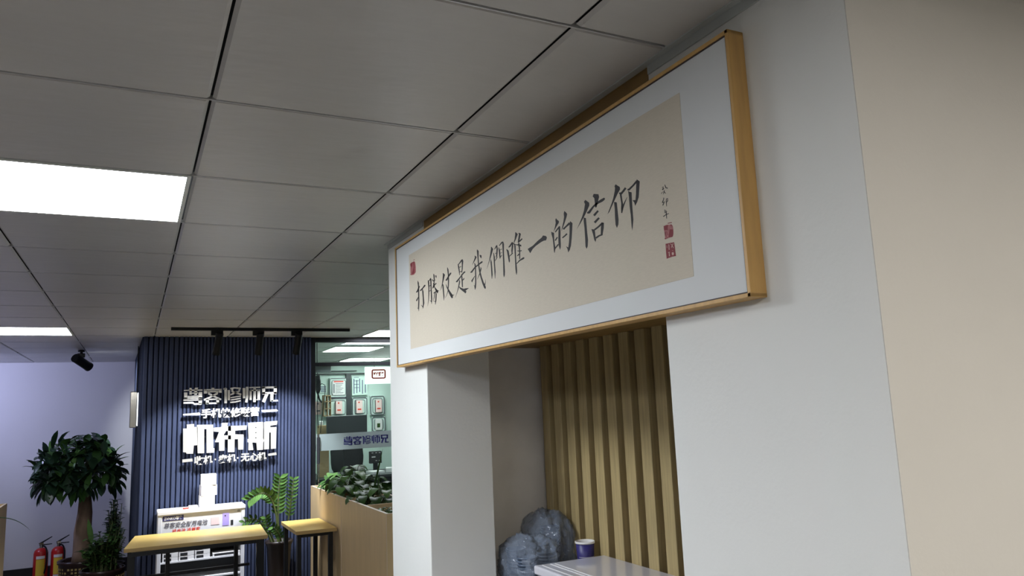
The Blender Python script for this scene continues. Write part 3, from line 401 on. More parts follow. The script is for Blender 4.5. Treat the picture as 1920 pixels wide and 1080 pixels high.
# ================================================================ CEILING LAMPS
def ceiling_lamp(x0, y0, label, cat='ceiling light', m='lamp', w=0.6, d=0.6, fr=0.016):
    t = thing('ceiling_light', label, cat, (x0+w/2, y0+d/2, CEIL), group='square ceiling light panels')
    b = B()
    for (a0, a1, c0, c1) in ((x0+0.004, x0+w-0.004, y0+0.004, y0+fr), (x0+0.004, x0+w-0.004, y0+d-fr, y0+d-0.004), (x0+0.004, x0+fr, y0+fr, y0+d-fr), (x0+w-fr, x0+w-0.004, y0+fr, y0+d-fr)):
        box(b, a0, a1, c0, c1, CEIL-0.002, CEIL+0.010)
    obj('lamp_frame', b, 'lamp_frame', t)
    b = B(); box(b, x0+fr, x0+w-fr, y0+fr, y0+d-fr, CEIL+0.001, CEIL+0.008); obj('diffuser', b, m, t)
    return t
L = {(-1, 1): 'large bright square ceiling light at left, nearest the camera',
     (-2, 8): 'lit square ceiling light above the potted tree, beyond the large near one',
     (3, 8): 'lit square ceiling light just in front of the glass office, beside the picture edge',
     (-1, -5): 'square ceiling light behind the camera, in line with the large near one',
     (-3, -1): 'added unseen square ceiling light left of the camera, brightening the picture wall',  # unseen lamp added to throw more light on the picture wall and niche
     (-4, -5): 'square ceiling light far left behind the camera',
     (2, -5): 'square ceiling light behind the camera on the cream wall side'}
for (i, j), lab in L.items(): ceiling_lamp(X0+i*S, Y0+j*S, lab, m='lamp_dimmed' if j == 8 else 'lamp_cool' if i in (-3, -4) else ('lamp_warm' if j < 0 else 'lamp'))
for (x0, y0, w, d, lab) in ((1.93, 7.42, 0.6, 0.36, 'office ceiling light seen as a thin strip right behind the black header'),
                            (1.94, 8.22, 0.56, 0.66, 'office ceiling light fully seen through the glass transom'),
                            (2.56, 10.02, 0.6, 0.6, 'farthest office ceiling light, cut by the black transom bar')):
    t = thing('ceiling_light', lab, 'ceiling light', (x0+w/2, y0+d/2, CEIL), group='office ceiling lights')
    b = B(); box(b, x0, x0+w, y0, y0+d, CEIL-0.010, CEIL-0.0005); obj('lamp_frame', b, 'lamp_frame', t)
    b = B(); box(b, x0+0.012, x0+w-0.012, y0+0.012, y0+d-0.012, CEIL-0.012, CEIL-0.009); obj('diffuser', b, 'lamp_office', t)

# ================================================================ TRACK AND SPOTLIGHTS
b = B(); box(b, 0.235, 1.655, 6.462, 6.498, CEIL-0.024, CEIL, bev=0.001)
tag(obj('lighting_track', b, 'black'), 'long black lighting track on the ceiling in front of the navy wall', 'lighting track')
def spot(name, p, aim, label, group, energy, size=76, blend=0.55, colr=(0.86, 0.91, 1.0), L=0.185, r=0.031, track=True):
    p = Vector(p); aim = Vector(aim); d = (aim-p).normalized()
    t = thing('track_spotlight', label, 'spotlight', p, group=group)
    b = B()
    if track: box(b, p.x-0.055, p.x+0.035, p.y-0.016, p.y+0.016, CEIL-0.062, CEIL-0.020, bev=0.002)
    else:
        lathe(b, [(0.0, 0), (0.03, 0), (0.03, -0.02), (0.0, -0.02)], (p.x, p.y, CEIL), 20, cap=False)
        cyl(b, (p.x, p.y, CEIL-0.02), (p.x, p.y, CEIL-0.035), 0.014); box(b, p.x-0.034, p.x+0.034, p.y-0.022, p.y+0.022, CEIL-0.075, CEIL-0.033, bev=0.004)
    obj('adapter', b, 'black', t)
    piv = Vector((p.x, p.y, CEIL-0.115))
    b = B(); cyl(b, (p.x, p.y, CEIL-0.06), piv, 0.012 if track else 0.02); box(b, p.x-0.018, p.x+0.018, p.y-0.012, p.y+0.012, piv.z-0.02, piv.z+0.015, bev=0.003); obj('swivel_arm', b, 'black', t)
    a = piv - d*L*0.42; e = piv + d*L*0.58
    b = B(); tube(b, [a, a+d*0.012, a+d*0.013, e-d*0.02, e-d*0.019, e], [r*0.9, r, r*0.95, r*0.95, r, r], 28)
    obj('lamp_head', b, 'black', t)
    b = B(); tube(b, [e-d*0.002, e+d*0.0015], r*0.82, 24); obj('lens', b, 'lens', t)
    ld = bpy.data.lights.new(name, 'SPOT'); ld.energy = energy; ld.color = colr; ld.spot_size = R(size); ld.spot_blend = blend; ld.shadow_soft_size = 0.03
    lo = bpy.data.objects.new('spot_beam', ld); col.objects.link(lo); lo.parent = t
    lo.location = (e + d*0.012) - p; lo.rotation_euler = d.to_track_quat('-Z', 'Y').to_euler()
    return t
G = 'black spotlights on the lighting track'
spot('s1', (0.585, 6.48, CEIL), (0.45, 7.20, 1.15), 'left of the three black spotlights on the track over the navy wall', G, SPOT)
spot('s2', (0.905, 6.48, CEIL), (0.86, 7.20, 1.02), 'middle of the three black spotlights on the track over the navy wall', G, SPOT)
spot('s3', (1.215, 6.48, CEIL), (1.17, 7.20, 1.32), 'right one of the three black spotlights on the track, nearest the glass office', G, SPOT)
spot('s4', (-0.497, 8.62, CEIL), (0.20, 9.42, 1.96), 'black ceiling spotlight above the potted tree, aimed down to the right', 'single ceiling spotlight', 55.0, size=75, L=0.205, r=0.046, track=False)

spot('s5', (-2.30, 8.95, CEIL), (-0.75, 10.38, 2.05), 'black ceiling spotlight washing the far wall, left of the picture edge', 'ceiling spotlight washing the far wall', WASH, size=140, blend=1.0, colr=(0.56, 0.59, 1.0), L=0.17, r=0.040, track=False)

# ================================================================ THE CALLIGRAPHY PICTURE
PY0, PY1, PZ0, PZ1, PX0 = 0.948, 2.900, 1.915, 2.402, 0.930
pic = thing('calligraphy_picture', 'long horizontal framed Chinese calligraphy in a light wood frame on the right wall', 'picture', (WX, (PY0+PY1)/2, PZ0))
b = B(); fwid = 0.0075
for (a0, a1, c0, c1) in ((PY0, PY1, PZ0, PZ0+fwid), (PY0, PY1, PZ1-fwid, PZ1), (PY0, PY0+fwid, PZ0, PZ1), (PY1-fwid, PY1, PZ0, PZ1)):
    box(b, PX0, WX, a0, a1, c0, c1, bev=0.0008)
obj('frame', b, 'frame', pic)
b = B(); k = fwid
for (a0, a1, c0, c1) in ((PY0+k, PY1-k, PZ0+k, PZ0+k+0.0025), (PY0+k, PY1-k, PZ1-k-0.0025, PZ1-k), (PY0+k, PY0+k+0.0025, PZ0+k, PZ1-k), (PY1-k-0.0025, PY1-k, PZ0+k, PZ1-k)):
    box(b, PX0+0.0025, WX-0.01, a0, a1, c0, c1)
obj('frame_shadow_gap', b, 'frame_shadow_gap', pic)
b = B(); box(b, 0.9342, 0.945, PY0+k+0.0025, PY1-k-0.0025, PZ0+k+0.0025, PZ1-k-0.0025); obj('mount', b, 'mount', pic)
b = B(); box(b, 0.9336, 0.9342, 1.093, 2.735, 1.975, 2.340)
pap = obj('paper', b, 'paper', pic); pap['label'] = 'beige silk paper with brush writing'
for ch, polys in BRUSH:
    b = B()
    for pl in polys: prism(b, [(y/1e4, z/1e4) for y, z in pl], 'x', 0.93345, 0.9337)
    obj('brush_character', b, 'ink', pap)
seal_mats = (('seal_pale', 'seal'), ('seal', 'seal_cut'), ('seal_pale', 'seal'))
for (base, over), seal_mat in zip(((0, 1), (2, 3), (4, 5)), seal_mats):
    b = B()
    for pl in SEALS[base][1]: prism(b, [(y/1e4, z/1e4) for y, z in pl], 'x', 0.93345, 0.9337, mi=0)
    for pl in SEALS[over][1]: prism(b, [(y/1e4, z/1e4) for y, z in pl], 'x', 0.93325, 0.9336, mi=1)
    s_ = obj('seal_stamp', b, list(seal_mat), pap); s_['label'] = 'red seal stamp'

# ================================================================ METAL LETTERING ON THE NAVY WALL
def letters(data, parent, y0, y1, m='steel', ox=0, oz=0, sc=1.0, name='letter'):
    last = None; b = None
    for ch, polys in list(data)+[(None, None)]:
        if ch != last:
            if b is not None: obj(name, b, m, parent)
            b = B() if ch else None
        last = ch
        if ch:
            for pl in polys: prism(b, [(x/1e4*sc+ox, z/1e4*sc+oz) for x, z in pl], 'y', y0, y1)
def pins(parent, xs, z):
    for x in xs:
        b = B(); box(b, x-0.006, x+0.006, 7.183, 7.224, z-0.006, z+0.006); obj('mounting_pin', b, 'black', parent)
t1 = thing('sign_lettering', 'top row of metal Chinese characters on the navy wall, medium size', 'sign lettering', (0.77, 7.19, 1.83), group='metal lettering on the navy wall')
letters(SIGN_TOP, t1, 7.160, 7.186)
pins(t1, (0.42, 0.58, 0.72, 0.93, 1.08), 1.92)
t2 = thing('sign_lettering', 'second row of small metal characters between two dashes, under the top row', 'sign lettering', (0.77, 7.19, 1.75), group='metal lettering on the navy wall')
for i, ch in enumerate('手机快修联营'):
    text_obj('letter', ch, 0.560+0.0812*i, 7.172, 1.783, 0.083, 'steel', t2, depth=0.011, bold=0.0030)
for d_ in DASH_UPPER: letters([d_], t2, 7.160, 7.184, name='dash')
pins(t2, (0.43, 0.60, 0.75, 0.92, 1.10), 1.783)
t3 = thing('sign_lettering', 'tallest row of three very large polished metal characters on the navy wall', 'sign lettering', (0.77, 7.19, 1.45), group='metal lettering on the navy wall')
letters(SIGN_BIG, t3, 7.155, 7.186)
pins(t3, (0.43, 0.56, 0.70, 0.84, 0.98, 1.12), 1.58)
t4 = thing('sign_lettering', 'bottom row of smallest metal characters with dots and dashes, under the large row', 'sign lettering', (0.77, 7.19, 1.35), group='metal lettering on the navy wall')
for ch, x in zip('收机·卖机·无心机', (0.509, 0.583, 0.642, 0.705, 0.777, 0.828, 0.889, 0.967, 1.033)):
    text_obj('letter', ch, x, 7.172, 1.384, 0.074, 'steel', t4, depth=0.011, bold=0.0028)
for d_ in DASH_LOWER: letters([d_], t4, 7.160, 7.184, name='dash')
pins(t4, (0.42, 0.52, 0.70, 0.90, 1.10), 1.384)
# navy lettering on the frosted band: the same characters as the top row
xs = [p[0] for _, pp in SIGN_TOP for pl in pp for p in pl]; zs = [p[1] for _, pp in SIGN_TOP for pl in pp for p in pl]
sc = 0.445/((max(xs)-min(xs))/1e4)
letters(SIGN_TOP, dr, GY-0.0080, GY-0.0066, m='navy_print', sc=sc, ox=1.800-min(xs)/1e4*sc, oz=1.430-min(zs)/1e4*sc, name='door_lettering')

# ================================================================ SIDE LIGHT BOX
t = thing('light_box_sign', 'small projecting steel box sign with lit white edge on the side of the navy wall', 'sign', (0.0, 8.0, 1.68))
b = B(); box(b, -0.043, 0.018, 7.98, 8.45, 1.680, 2.016, bev=0.006, seg=2); obj('steel_case', b, 'chrome', t)
b = B(); box(b, 0.018, 0.0285, 7.985, 8.44, 1.695, 2.005, bev=0.004); obj('lit_edge', b, 'acrylic_glow', t)
b = B(); cyl(b, (0.012, 8.2, 2.016), (0.012, 8.2, CEIL), 0.006); obj('hanging_cable', b, 'black', t)

# ================================================================ DISPLAY CABINET WITH BOXES
CX0, CX1, CY0, CY1, CZ = 0.195, 0.868, 6.955, 7.200, 1.000
cab = thing('display_cabinet', 'white display cabinet with printed header standing against the navy wall', 'display cabinet', ((CX0+CX1)/2, (CY0+CY1)/2, 0))
b = B(); box(b, CX0, CX0+0.03, CY0, CY1, 0, CZ, bev=0.003); obj('side_panel', b, 'white_plastic', cab)
b = B(); box(b, CX1-0.03, CX1, CY0, CY1, 0, CZ, bev=0.003); obj('side_panel', b, 'white_plastic', cab)
b = B(); box(b, CX0-0.004, CX1+0.004, CY0-0.006, CY1, CZ-0.028, CZ+0.002, bev=0.004); obj('top_panel', b, 'white_card', cab)
b = B(); box(b, CX0+0.03, CX1-0.03, CY1-0.02, CY1, 0.02, CZ-0.03); obj('back_panel', b, 'charcoal', cab)
b = B(); box(b, CX0+0.03, CX1-0.03, CY0+0.006, CY0+0.03, 0.775, CZ-0.028)
hp = obj('header_panel', b, 'white_card', cab)
fy = CY0+0.005
b = B(); box(b, 0.232, 0.388, fy-0.001, fy, 0.925, 0.965, bev=0.0); lg = obj('logo_plate', b, 'navy_print', hp)
text_obj('lettering', 'ZVNKO尊客', 0.310, fy-0.0015, 0.945, 0.031, 'white_card', hp, bold=0.0011, width=0.138)
text_obj('lettering', '尊客安全耐用电池', 0.408, fy-0.001, 0.888, 0.046, 'grey_print', hp, bold=0.0008, shear=0.2, width=0.330)
text_obj('lettering', '换电池 选尊客', 0.410, fy-0.001, 0.836, 0.044, 'red_print', hp, bold=0.0008, shear=0.2, width=0.215)
b = B(); box(b, 0.69, 0.742, fy-0.001, fy, 0.845, 0.945, bev=0); box(b, 0.755, 0.775, fy-0.001, fy, 0.845, 0.885, mi=1); box(b, 0.706, 0.716, fy-0.0018, fy-0.001, 0.92, 0.93, mi=1)
obj('phone_print', b, ['lilac', 'black_matt'], hp)
b = B(); box(b, 0.60, 0.665, fy-0.001, fy, 0.86, 0.92); obj('pale_print', b, 'pink_card', hp)
text_obj('lettering', '尊', 0.818, fy-0.001, 0.955, 0.026, 'grey_print', hp)
for zz in (0.745, 0.600, 0.455, 0.310, 0.165, 0.03):
    b = B(); box(b, CX0+0.03, CX1-0.03, CY0+0.01, CY1-0.02, zz-0.012, zz); obj('shelf', b, 'white_plastic', cab)
def carton(x0, x1, y0, y1, z0, z1, label, group, m='white_card', rz=0.0, face=None):
    b = B(); box(b, x0, x1, y0, y1, z0, z1, bev=0.0015, mi=0, rz=rz)
    if face: box(b, x0+0.012, x1-0.05 if x1-x0 > 0.08 else x1-0.01, y0-0.0012, y0, z0+0.005, z1-0.006, mi=1)
    o = obj('product_box', b, [m, 'black_matt'] if face else m)
    tag(o, label, 'box', group); return o
g = 'phone boxes on the cabinet shelf'
rown = ['bottom', 'second', 'third', 'top']; coln = ['left', 'middle', 'right']
for c_ in range(3):
    for r_ in range(4):
        x0 = 0.238+c_*0.122
        carton(x0, x0+0.116, CY0+0.02, CY0+0.15, 0.600+0.0335*r_, 0.600+0.0335*r_+0.032, f'white and black phone box, {rown[r_]} one of the {coln[c_]} stack on the cabinet shelf', g, face=True)
carton(0.62, 0.835, CY0+0.02, CY0+0.13, 0.600, 0.628, 'flat white and black box lying right of the phone box stacks', g, face=True)
# on top of the cabinet
g = 'white boxes stacked on the cabinet top'
carton(0.512, 0.632, 7.03, 7.15, 1.002, 1.094, 'white box at the bottom of the stack on the display cabinet', g)
carton(0.520, 0.645, 7.03, 7.15, 1.094, 1.180, 'white box in the middle of the stack on the display cabinet', g, rz=R(4))
carton(0.522, 0.645, 7.03, 7.15, 1.180, 1.268, 'white box at the top of the stack on the display cabinet', g, rz=R(-3))
b = B(); box(b, 0.43, 0.50, 7.02, 7.09, 1.002, 1.022, bev=0.002); tag(obj('white_packet', b, 'white_card'), 'small flat white packet beside the box stack on the cabinet', 'packet')
b = B(); box(b, 0.385, 0.427, 7.00, 7.06, 1.002, 1.010, bev=0.002); tag(obj('red_card', b, 'red_print'), 'small red card lying on the cabinet top', 'card')

# ================================================================ TABLES
def rot_pts(pts, c, a): return [(c[0]+(x-c[0])*cos(a)-(y-c[1])*sin(a), c[1]+(x-c[0])*sin(a)+(y-c[1])*cos(a)) for x, y in pts]
def table(label, quad, zt, legs, bar=True):
    cx = sum(p[0] for p in quad)/4; cy = sum(p[1] for p in quad)/4
    t = thing('wooden_table', label, 'table', (cx, cy, 0), group='oak topped tables with black legs')
    b = B(); prism(b, quad, 'z', zt-0.026, zt-0.0012, mi=1); prism(b, quad, 'z', zt-0.0012, zt, mi=0)
    obj('table_top', b, ['table', 'table_edge'], t)
    for (x, y, w_) in legs:
        b = B(); box(b, x-w_/2, x+w_/2, y-0.025, y+0.025, 0, zt-0.026, bev=0.002); obj('leg', b, 'black', t)
    b = B(); xs = [l[0] for l in legs]; ys = [l[1] for l in legs]
    box(b, min(xs), max(xs), max(ys)-0.015, max(ys)+0.015, zt-0.066, zt-0.027); obj('apron_rail', b, 'black', t)
    b = B(); box(b, min(xs), max(xs), min(ys)-0.012, min(ys)+0.012, zt-0.056, zt-0.027)
    obj('apron_rail', b, 'black', t)
    if bar:
        b = B(); box(b, min(xs), max(xs), max(ys)-0.012, max(ys)+0.012, 0.535, 0.555); obj('stretcher', b, 'black', t)
    return t
table('long oak topped table with black legs in front of the display cabinet', [(-0.039, 6.203), (0.933, 6.142), (0.968, 6.773), (0.033, 6.838)], 0.85,
      [(0.010, 6.25, 0.05), (0.885, 6.19, 0.055), (0.27, 6.77, 0.03), (0.775, 6.74, 0.03)])
table('oak topped table at right, half hidden by the beige planter wall', [(1.144, 6.148), (1.455, 6.128), (1.455, 6.79), (1.142, 6.806)], 0.85,
      [(1.175, 6.20, 0.03), (1.42, 6.20, 0.03), (1.175, 6.76, 0.03), (1.42, 6.76, 0.03)], bar=False)

# ================================================================ PLANTER WALLS
def planter(name, label, x0, x1, y0, y1, z, cuts, seams):
    t = thing(name, label, 'planter', ((x0+x1)/2, (y0+y1)/2, 0))
    th = 0.018
    b = B()
    box(b, x0, x0+th, y0, y1, 0, z-0.003); box(b, x1-th, x1, y0, y1, 0, z-0.003)
    box(b, x0+th, x1-th, y0, y0+th, 0, z-0.003); box(b, x0+th, x1-th, y1-th, y1, 0, z-0.003)
    obj('body', b, 'planter', t)
    b = B()
    box(b, x0-0.001, x0+th, y0, y1, z-0.003, z); box(b, x1-th, x1, y0, y1, z-0.003, z)
    box(b, x0+th, x1-th, y0, y0+th, z-0.003, z); box(b, x0+th, x1-th, y1-th, y1, z-0.003, z)
    for s_ in seams: box(b, x0-0.003, x0, s_-0.004, s_+0.004, 0, z-0.003)
    box(b, x0-0.001, x0+0.002, y0-0.001, y0+0.003, 0, z)
    obj('edge_strip', b, 'planter_edge', t)
    for c_ in cuts:
        b = B(); box(b, x0+th, x1-th, c_-0.009, c_+0.009, z-0.40, z-0.004); obj('divider', b, 'planter', t)
    b = B(); box(b, x0+th, x1-th, y0+th, y1-th, z-0.34, z-0.30); obj('inner_shelf', b, 'planter', t)
    return t
PZ = 1.09
planter('planter_box', 'chest high beige planter wall with green plants beside the white pillar', 1.470, 1.83, 4.85, 7.20, PZ, (5.42, 5.98, 6.60), (6.05,))
planter('planter_box', 'beige planter wall cut by the left picture edge', -1.33, -0.955, 4.9, 7.90, PZ, (6.3,), (6.4,))

# ================================================================ PLANTS
def mesh_leaves(name, parent, m, fn):
    b = B(); fn(b); return obj(name, b, m, parent, smooth=True, recalc=False)
def round_pot(t, c, r, h, rim=0.012, m='pot', taper=0.72, gold=False):
    b = B()
    lathe(b, [(r*taper, 0), (r*0.92, h*0.5), (r*0.97, h*0.88), (r*1.03, h*0.92), (r*1.03, h), (r*0.93, h), (r*0.88, h*0.9), (r*0.6, h*0.2)], c, 40)
    p = obj('pot', b, m, t, smooth=True)
    if gold:
        b = B()
        for k in range(36):
            for q in range(6):
                a = 2*pi*k/36; zz = c[2]+h*(0.28+0.10*q); f = (0.28+0.10*q)
                rr = r*(taper+(0.92-taper)*min(1, f/0.5)) if f < 0.5 else r*(0.92+0.05*(f-0.5)/0.38)
                if (k+q) % 7 == 0: continue
                x = c[0]+(rr+0.0005)*cos(a); y = c[1]+(rr+0.0005)*sin(a)
                box(b, x-0.004, x+0.004, y-0.010, y+0.010, zz-0.009, zz+0.009) if abs(cos(a)) > 0.7 else box(b, x-0.010, x+0.010, y-0.004, y+0.004, zz-0.009, zz+0.009)
        g_ = obj('gold_lattice', b, 'pot_gold', p); g_['label'] = 'gold lattice relief'
    b = B(); lathe(b, [(0.001, h*0.86), (r*0.90, h*0.88), (r*0.90, h*0.84)], c, 24, cap=False); obj('soil', b, 'soil', t)
# money tree
tc = Vector((-0.455, 9.45, 0.0))
t = thing('money_tree', 'tall potted tree with a thick trunk and dense drooping dark leaves by the far wall', 'potted tree', tc)
round_pot(t, tc, 0.215, 0.33, gold=True)
b = B()
tube(b, [tc+Vector((0, 0, 0.27)), tc+Vector((0.005, 0, 0.40)), tc+Vector((0.0, 0, 0.60)), tc+Vector((0.015, 0, 0.80)), tc+Vector((0.01, 0, 1.0)), tc+Vector((0.0, 0, 1.12))], [0.098, 0.088, 0.082, 0.070, 0.055, 0.045], 20)
obj('trunk', b, 'bark', t, smooth=True)
cc = Vector((-0.500, 9.45, 1.15))
rnd = random.Random(11)
hands = []
for k in range(84):
    ph = rnd.uniform(0, 2*pi); u = rnd.uniform(-0.12, 1.0)**1.0
    el = math.asin(max(-0.2, min(1, u)))
    rad = Vector((0.40, 0.38, 0.44)) * rnd.uniform(0.70, 1.0)
    p = cc + Vector((rad.x*cos(ph)*cos(el), rad.y*sin(ph)*cos(el), rad.z*sin(el)))
    p.z = min(p.z, 1.60); p.x = min(p.x, -0.21)
    hands.append((p, Vector((cos(ph)*cos(el), sin(ph)*cos(el), sin(el)*0.5))))
b = B()
for p, d in hands:
    tube(b, bez(tc+Vector((0, 0, 1.08)), (tc+Vector((0, 0, 1.25))+p)/2+Vector((0, 0, 0.06)), p, 4), 0.0035, 5)
obj('branches', b, 'stem', t)
def f_(b):
    for p, d in hands:
        n = rnd.choice((5, 5, 6, 7)); a0 = rnd.uniform(0, 6.28); axis = d.normalized()
        sx = axis.cross(Vector((0, 0, 1))).normalized() if abs(axis.z) < 0.98 else Vector((1, 0, 0)); sy = axis.cross(sx)
        for q in range(n):
            a = a0+2*pi*q/n
            dv = axis*0.45 + sx*cos(a) + sy*sin(a)
            mi = 2 if (p.z > 1.35 and p.y < 9.45 and q == 0 and rnd.random() < 0.5) else (1 if rnd.random() < 0.3 else 0)  # some top front leaves get the lighter green as painted highlights
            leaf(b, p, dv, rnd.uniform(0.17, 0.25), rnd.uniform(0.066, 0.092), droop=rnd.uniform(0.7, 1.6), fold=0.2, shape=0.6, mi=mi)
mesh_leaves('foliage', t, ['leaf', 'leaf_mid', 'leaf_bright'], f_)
# shrub in a dark pot, left of the table
pc = Vector((-0.235, 8.80, 0.0))
t = thing('potted_shrub', 'low leafy plant in a round dark pot left of the oak table', 'potted plant', pc)
round_pot(t, pc, 0.200, 0.315, gold=True)
rnd = random.Random(5)
stems = []
for k in range(60):
    a = rnd.uniform(0, 2*pi); r1 = rnd.uniform(0.02, 0.12); r2 = r1+rnd.uniform(0.02, 0.11)
    h = rnd.uniform(0.12, 0.36) + 0.22*max(0, cos(a))*rnd.random()
    stems.append([pc+Vector((r1*cos(a), r1*sin(a), 0.28)), pc+Vector((r1*cos(a), r1*sin(a), 0.28+h*0.6)), pc+Vector((r2*cos(a), r2*sin(a), 0.28+h))])
b = B()
for s_ in stems: tube(b, bez(*s_, 4), 0.005, 5)
obj('stems', b, 'stem', t)
def f_(b):
    for s_ in stems:
        pts = bez(*s_, 8)
        for i, p in enumerate(pts[2:]):
            if p.x > -0.10: continue
            for q in range(2):
                a = rnd.uniform(0, 6.28)
                leaf(b, p, (cos(a), sin(a), rnd.uniform(0.1, 0.9)), rnd.uniform(0.06, 0.10), rnd.uniform(0.030, 0.05), droop=0.7, fold=0.2, mi=1 if rnd.random() < 0.2 else 0)
    leaf(b, pc+Vector((-0.10, 0.0, 0.55)), (-0.18, 0, 1), 0.26, 0.05, droop=0.0, fold=0.3, mi=1, up=(0, -1, 0))
    leaf(b, pc+Vector((-0.12, 0.0, 0.42)), (-0.5, 0, 0.7), 0.10, 0.075, droop=0.2, fold=0.2, mi=1, up=(0, -1, 0))
mesh_leaves('foliage', t, ['leaf_mid', 'leaf_bright'], f_)
pc = Vector((-0.140, 9.15, 0.0))
t = thing('potted_shrub', 'dense dark glossy shrub against the side of the navy wall', 'potted plant', pc)
round_pot(t, pc, 0.10, 0.30, m='pot_plain')
stems = []
for k in range(44):
    a = rnd.uniform(0, 2*pi); r2 = rnd.uniform(0.02, 0.13); h = rnd.uniform(0.3, 0.66)
    stems.append([pc+Vector((0.02*cos(a), 0.02*sin(a), 0.27)), pc+Vector((r2*0.5*cos(a), r2*0.5*sin(a), 0.27+h*0.6)), pc+Vector((r2*0.7*cos(a)-0.0, r2*sin(a), 0.27+h))])
b = B()
for s_ in stems: tube(b, bez(*s_, 4), 0.004, 5)
obj('stems', b, 'stem', t)
def f_(b):
    for s_ in stems:
        for i, p in enumerate(bez(*s_, 10)[2:]):
            if p.x > -0.05: continue
            for q in range(3):
                a = rnd.uniform(0, 6.28)
                leaf(b, p, (cos(a)*0.8, sin(a), rnd.uniform(0.0, 0.8)), rnd.uniform(0.04, 0.065), rnd.uniform(0.022, 0.034), droop=0.6, fold=0.2)
mesh_leaves('foliage', t, 'leaf', f_)
# zz plant between the tables
pc = Vector((1.165, 7.045, 0.0))
t = thing('potted_zz_plant', 'plant with arching fronds of glossy oval leaves in a tall dark pot between the tables', 'potted plant', pc)
b = B(); lathe(b, [(0.07, 0), (0.085, 0.3), (0.105, 0.62), (0.118, 0.645), (0.118, 0.665), (0.10, 0.665), (0.095, 0.60), (0.06, 0.3)], pc, 32); obj('pot', b, 'pot_plain', t, smooth=True)
b = B(); lathe(b, [(0.001, 0.61), (0.098, 0.62), (0.098, 0.60)], pc, 20, cap=False); obj('soil', b, 'soil', t)
fronds = [[(1.15, 7.00, 0.62), (1.14, 6.94, 1.22), (0.90, 6.90, 1.05)],
          [(1.165, 7.02, 0.62), (1.13, 6.98, 0.95), (1.155, 6.95, 1.20)],
          [(1.20, 7.04, 0.62), (1.26, 7.02, 0.90), (1.275, 6.98, 1.175)],
          [(1.11, 7.02, 0.62), (1.00, 6.98, 0.95), (0.86, 6.93, 0.86)],
          [(1.13, 7.0, 0.62), (1.05, 6.93, 0.80), (1.03, 6.90, 0.88)],
          [(1.17, 6.98, 0.62), (1.17, 6.91, 0.73), (1.09, 6.88, 0.80)]]
b = B()
for f in fronds: tube(b, bez(*f, 8), [0.010-0.0008*i for i in range(9)], 6)
obj('stalks', b, 'stem', t)
def f_(b):
    for k, f in enumerate(fronds):
        n = 18 if k < 3 else 8
        pts = bez(*f, n)
        for i in range(n//2-1, n+1):
            p = pts[i]; d = (pts[min(i+1, n)]-pts[max(i-1, 0)]).normalized()
            sd = d.cross(Vector((0, 1, 0))).normalized()
            for s_ in (-1, 1):
                leaf(b, p, d*0.75+sd*s_*0.9+Vector((0, -0.25, 0)), (0.078 if k in (0, 1) else 0.055)*(1.1-0.3*abs(i/n-0.75)), 0.032 if k in (0, 1) else 0.024, droop=0.25, fold=0.22, mi=1 if rnd.random() < 0.5 else 0, up=(0, -1, 0.3))
mesh_leaves('foliage', t, ['leaf_mid', 'leaf_bright'], f_)
# pothos pots inside the planter wall
def pothos(c, label, n, spread, h, seed, big=(0.09, 0.14), extra=None):
    rnd = random.Random(seed); c = Vector(c)
    t = thing('trailing_plant', label, 'plant', c, group='green plants in the planter wall')
    b = B(); lathe(b, [(0.075, 0), (0.105, 0.20), (0.112, 0.22), (0.10, 0.22), (0.09, 0.17)], c, 24); obj('pot', b, 'charcoal', t, smooth=True)
    st = []
    for k in range(n):
        a = rnd.uniform(0, 2*pi); r2 = rnd.uniform(0.03, 1)**0.6
        e = c+Vector((cos(a)*r2*spread[0], sin(a)*r2*spread[1], 0.22+h*rnd.uniform(0.35, 1.0)*(1.1-0.5*r2)))
        st.append([c+Vector((cos(a)*0.03, sin(a)*0.03, 0.17)), (c+Vector((0, 0, 0.22+h))+e)/2, e])
    b = B()
    for s_ in st: tube(b, bez(*s_, 5), 0.0028, 5)
    obj('stems', b, 'stem', t)
    def f_(b):
        for s_ in st:
            p = s_[2]; d = (s_[2]-s_[1]); d.z *= 0.3; d += Vector((rnd.uniform(-.3, .3), rnd.uniform(-.5, .1), 0.05))
            leaf(b, p, d, rnd.uniform(*big), rnd.uniform(*big)*0.72, droop=1.3, fold=0.25, shape=0.35, mi=1 if rnd.random() < 0.25 else 0)
        if extra:
            for (o, d, L_, W_, dr_, m_) in extra: leaf(b, o, d, L_, W_, droop=dr_, fold=0.2, n=10, mi=m_, up=(0, -1, 0.2))
    mesh_leaves('foliage', t, ['leaf_mid', 'leaf_bright'], f_)
    return t
zs = PZ-0.30
pothos((1.66, 6.87, zs), 'heart leaved plant in the far compartment of the planter wall', 60, (0.19, 0.20), 0.22, 21)
pothos((1.65, 6.27, zs), 'large heart leaved plant in the middle compartment of the planter wall', 95, (0.20, 0.30), 0.30, 22)
pothos((1.64, 5.72, zs), 'plant with tall thin leaves in the planter wall nearest the pillar', 40, (0.16, 0.22), 0.22, 23, big=(0.08, 0.13),
       extra=[((1.62, 5.75, 1.05), (0.25, 0, 1), 0.42, 0.016, 0.0, 0), ((1.65, 5.7, 1.05), (0.10, 0, 1), 0.24, 0.012, 0.3, 0)])
pothos((1.63, 5.16, zs), 'thin stemmed green plant at the near end of the planter wall', 34, (0.14, 0.2), 0.10, 24, big=(0.03, 0.05))
pc = Vector((-1.14, 7.50, zs))
t = thing('strap_leaf_plant', 'plant with one long arching blade over the left planter wall', 'plant', pc)
b = B(); lathe(b, [(0.08, 0), (0.11, 0.20), (0.115, 0.22), (0.10, 0.22), (0.09, 0.17)], pc, 24); obj('pot', b, 'charcoal', t, smooth=True)
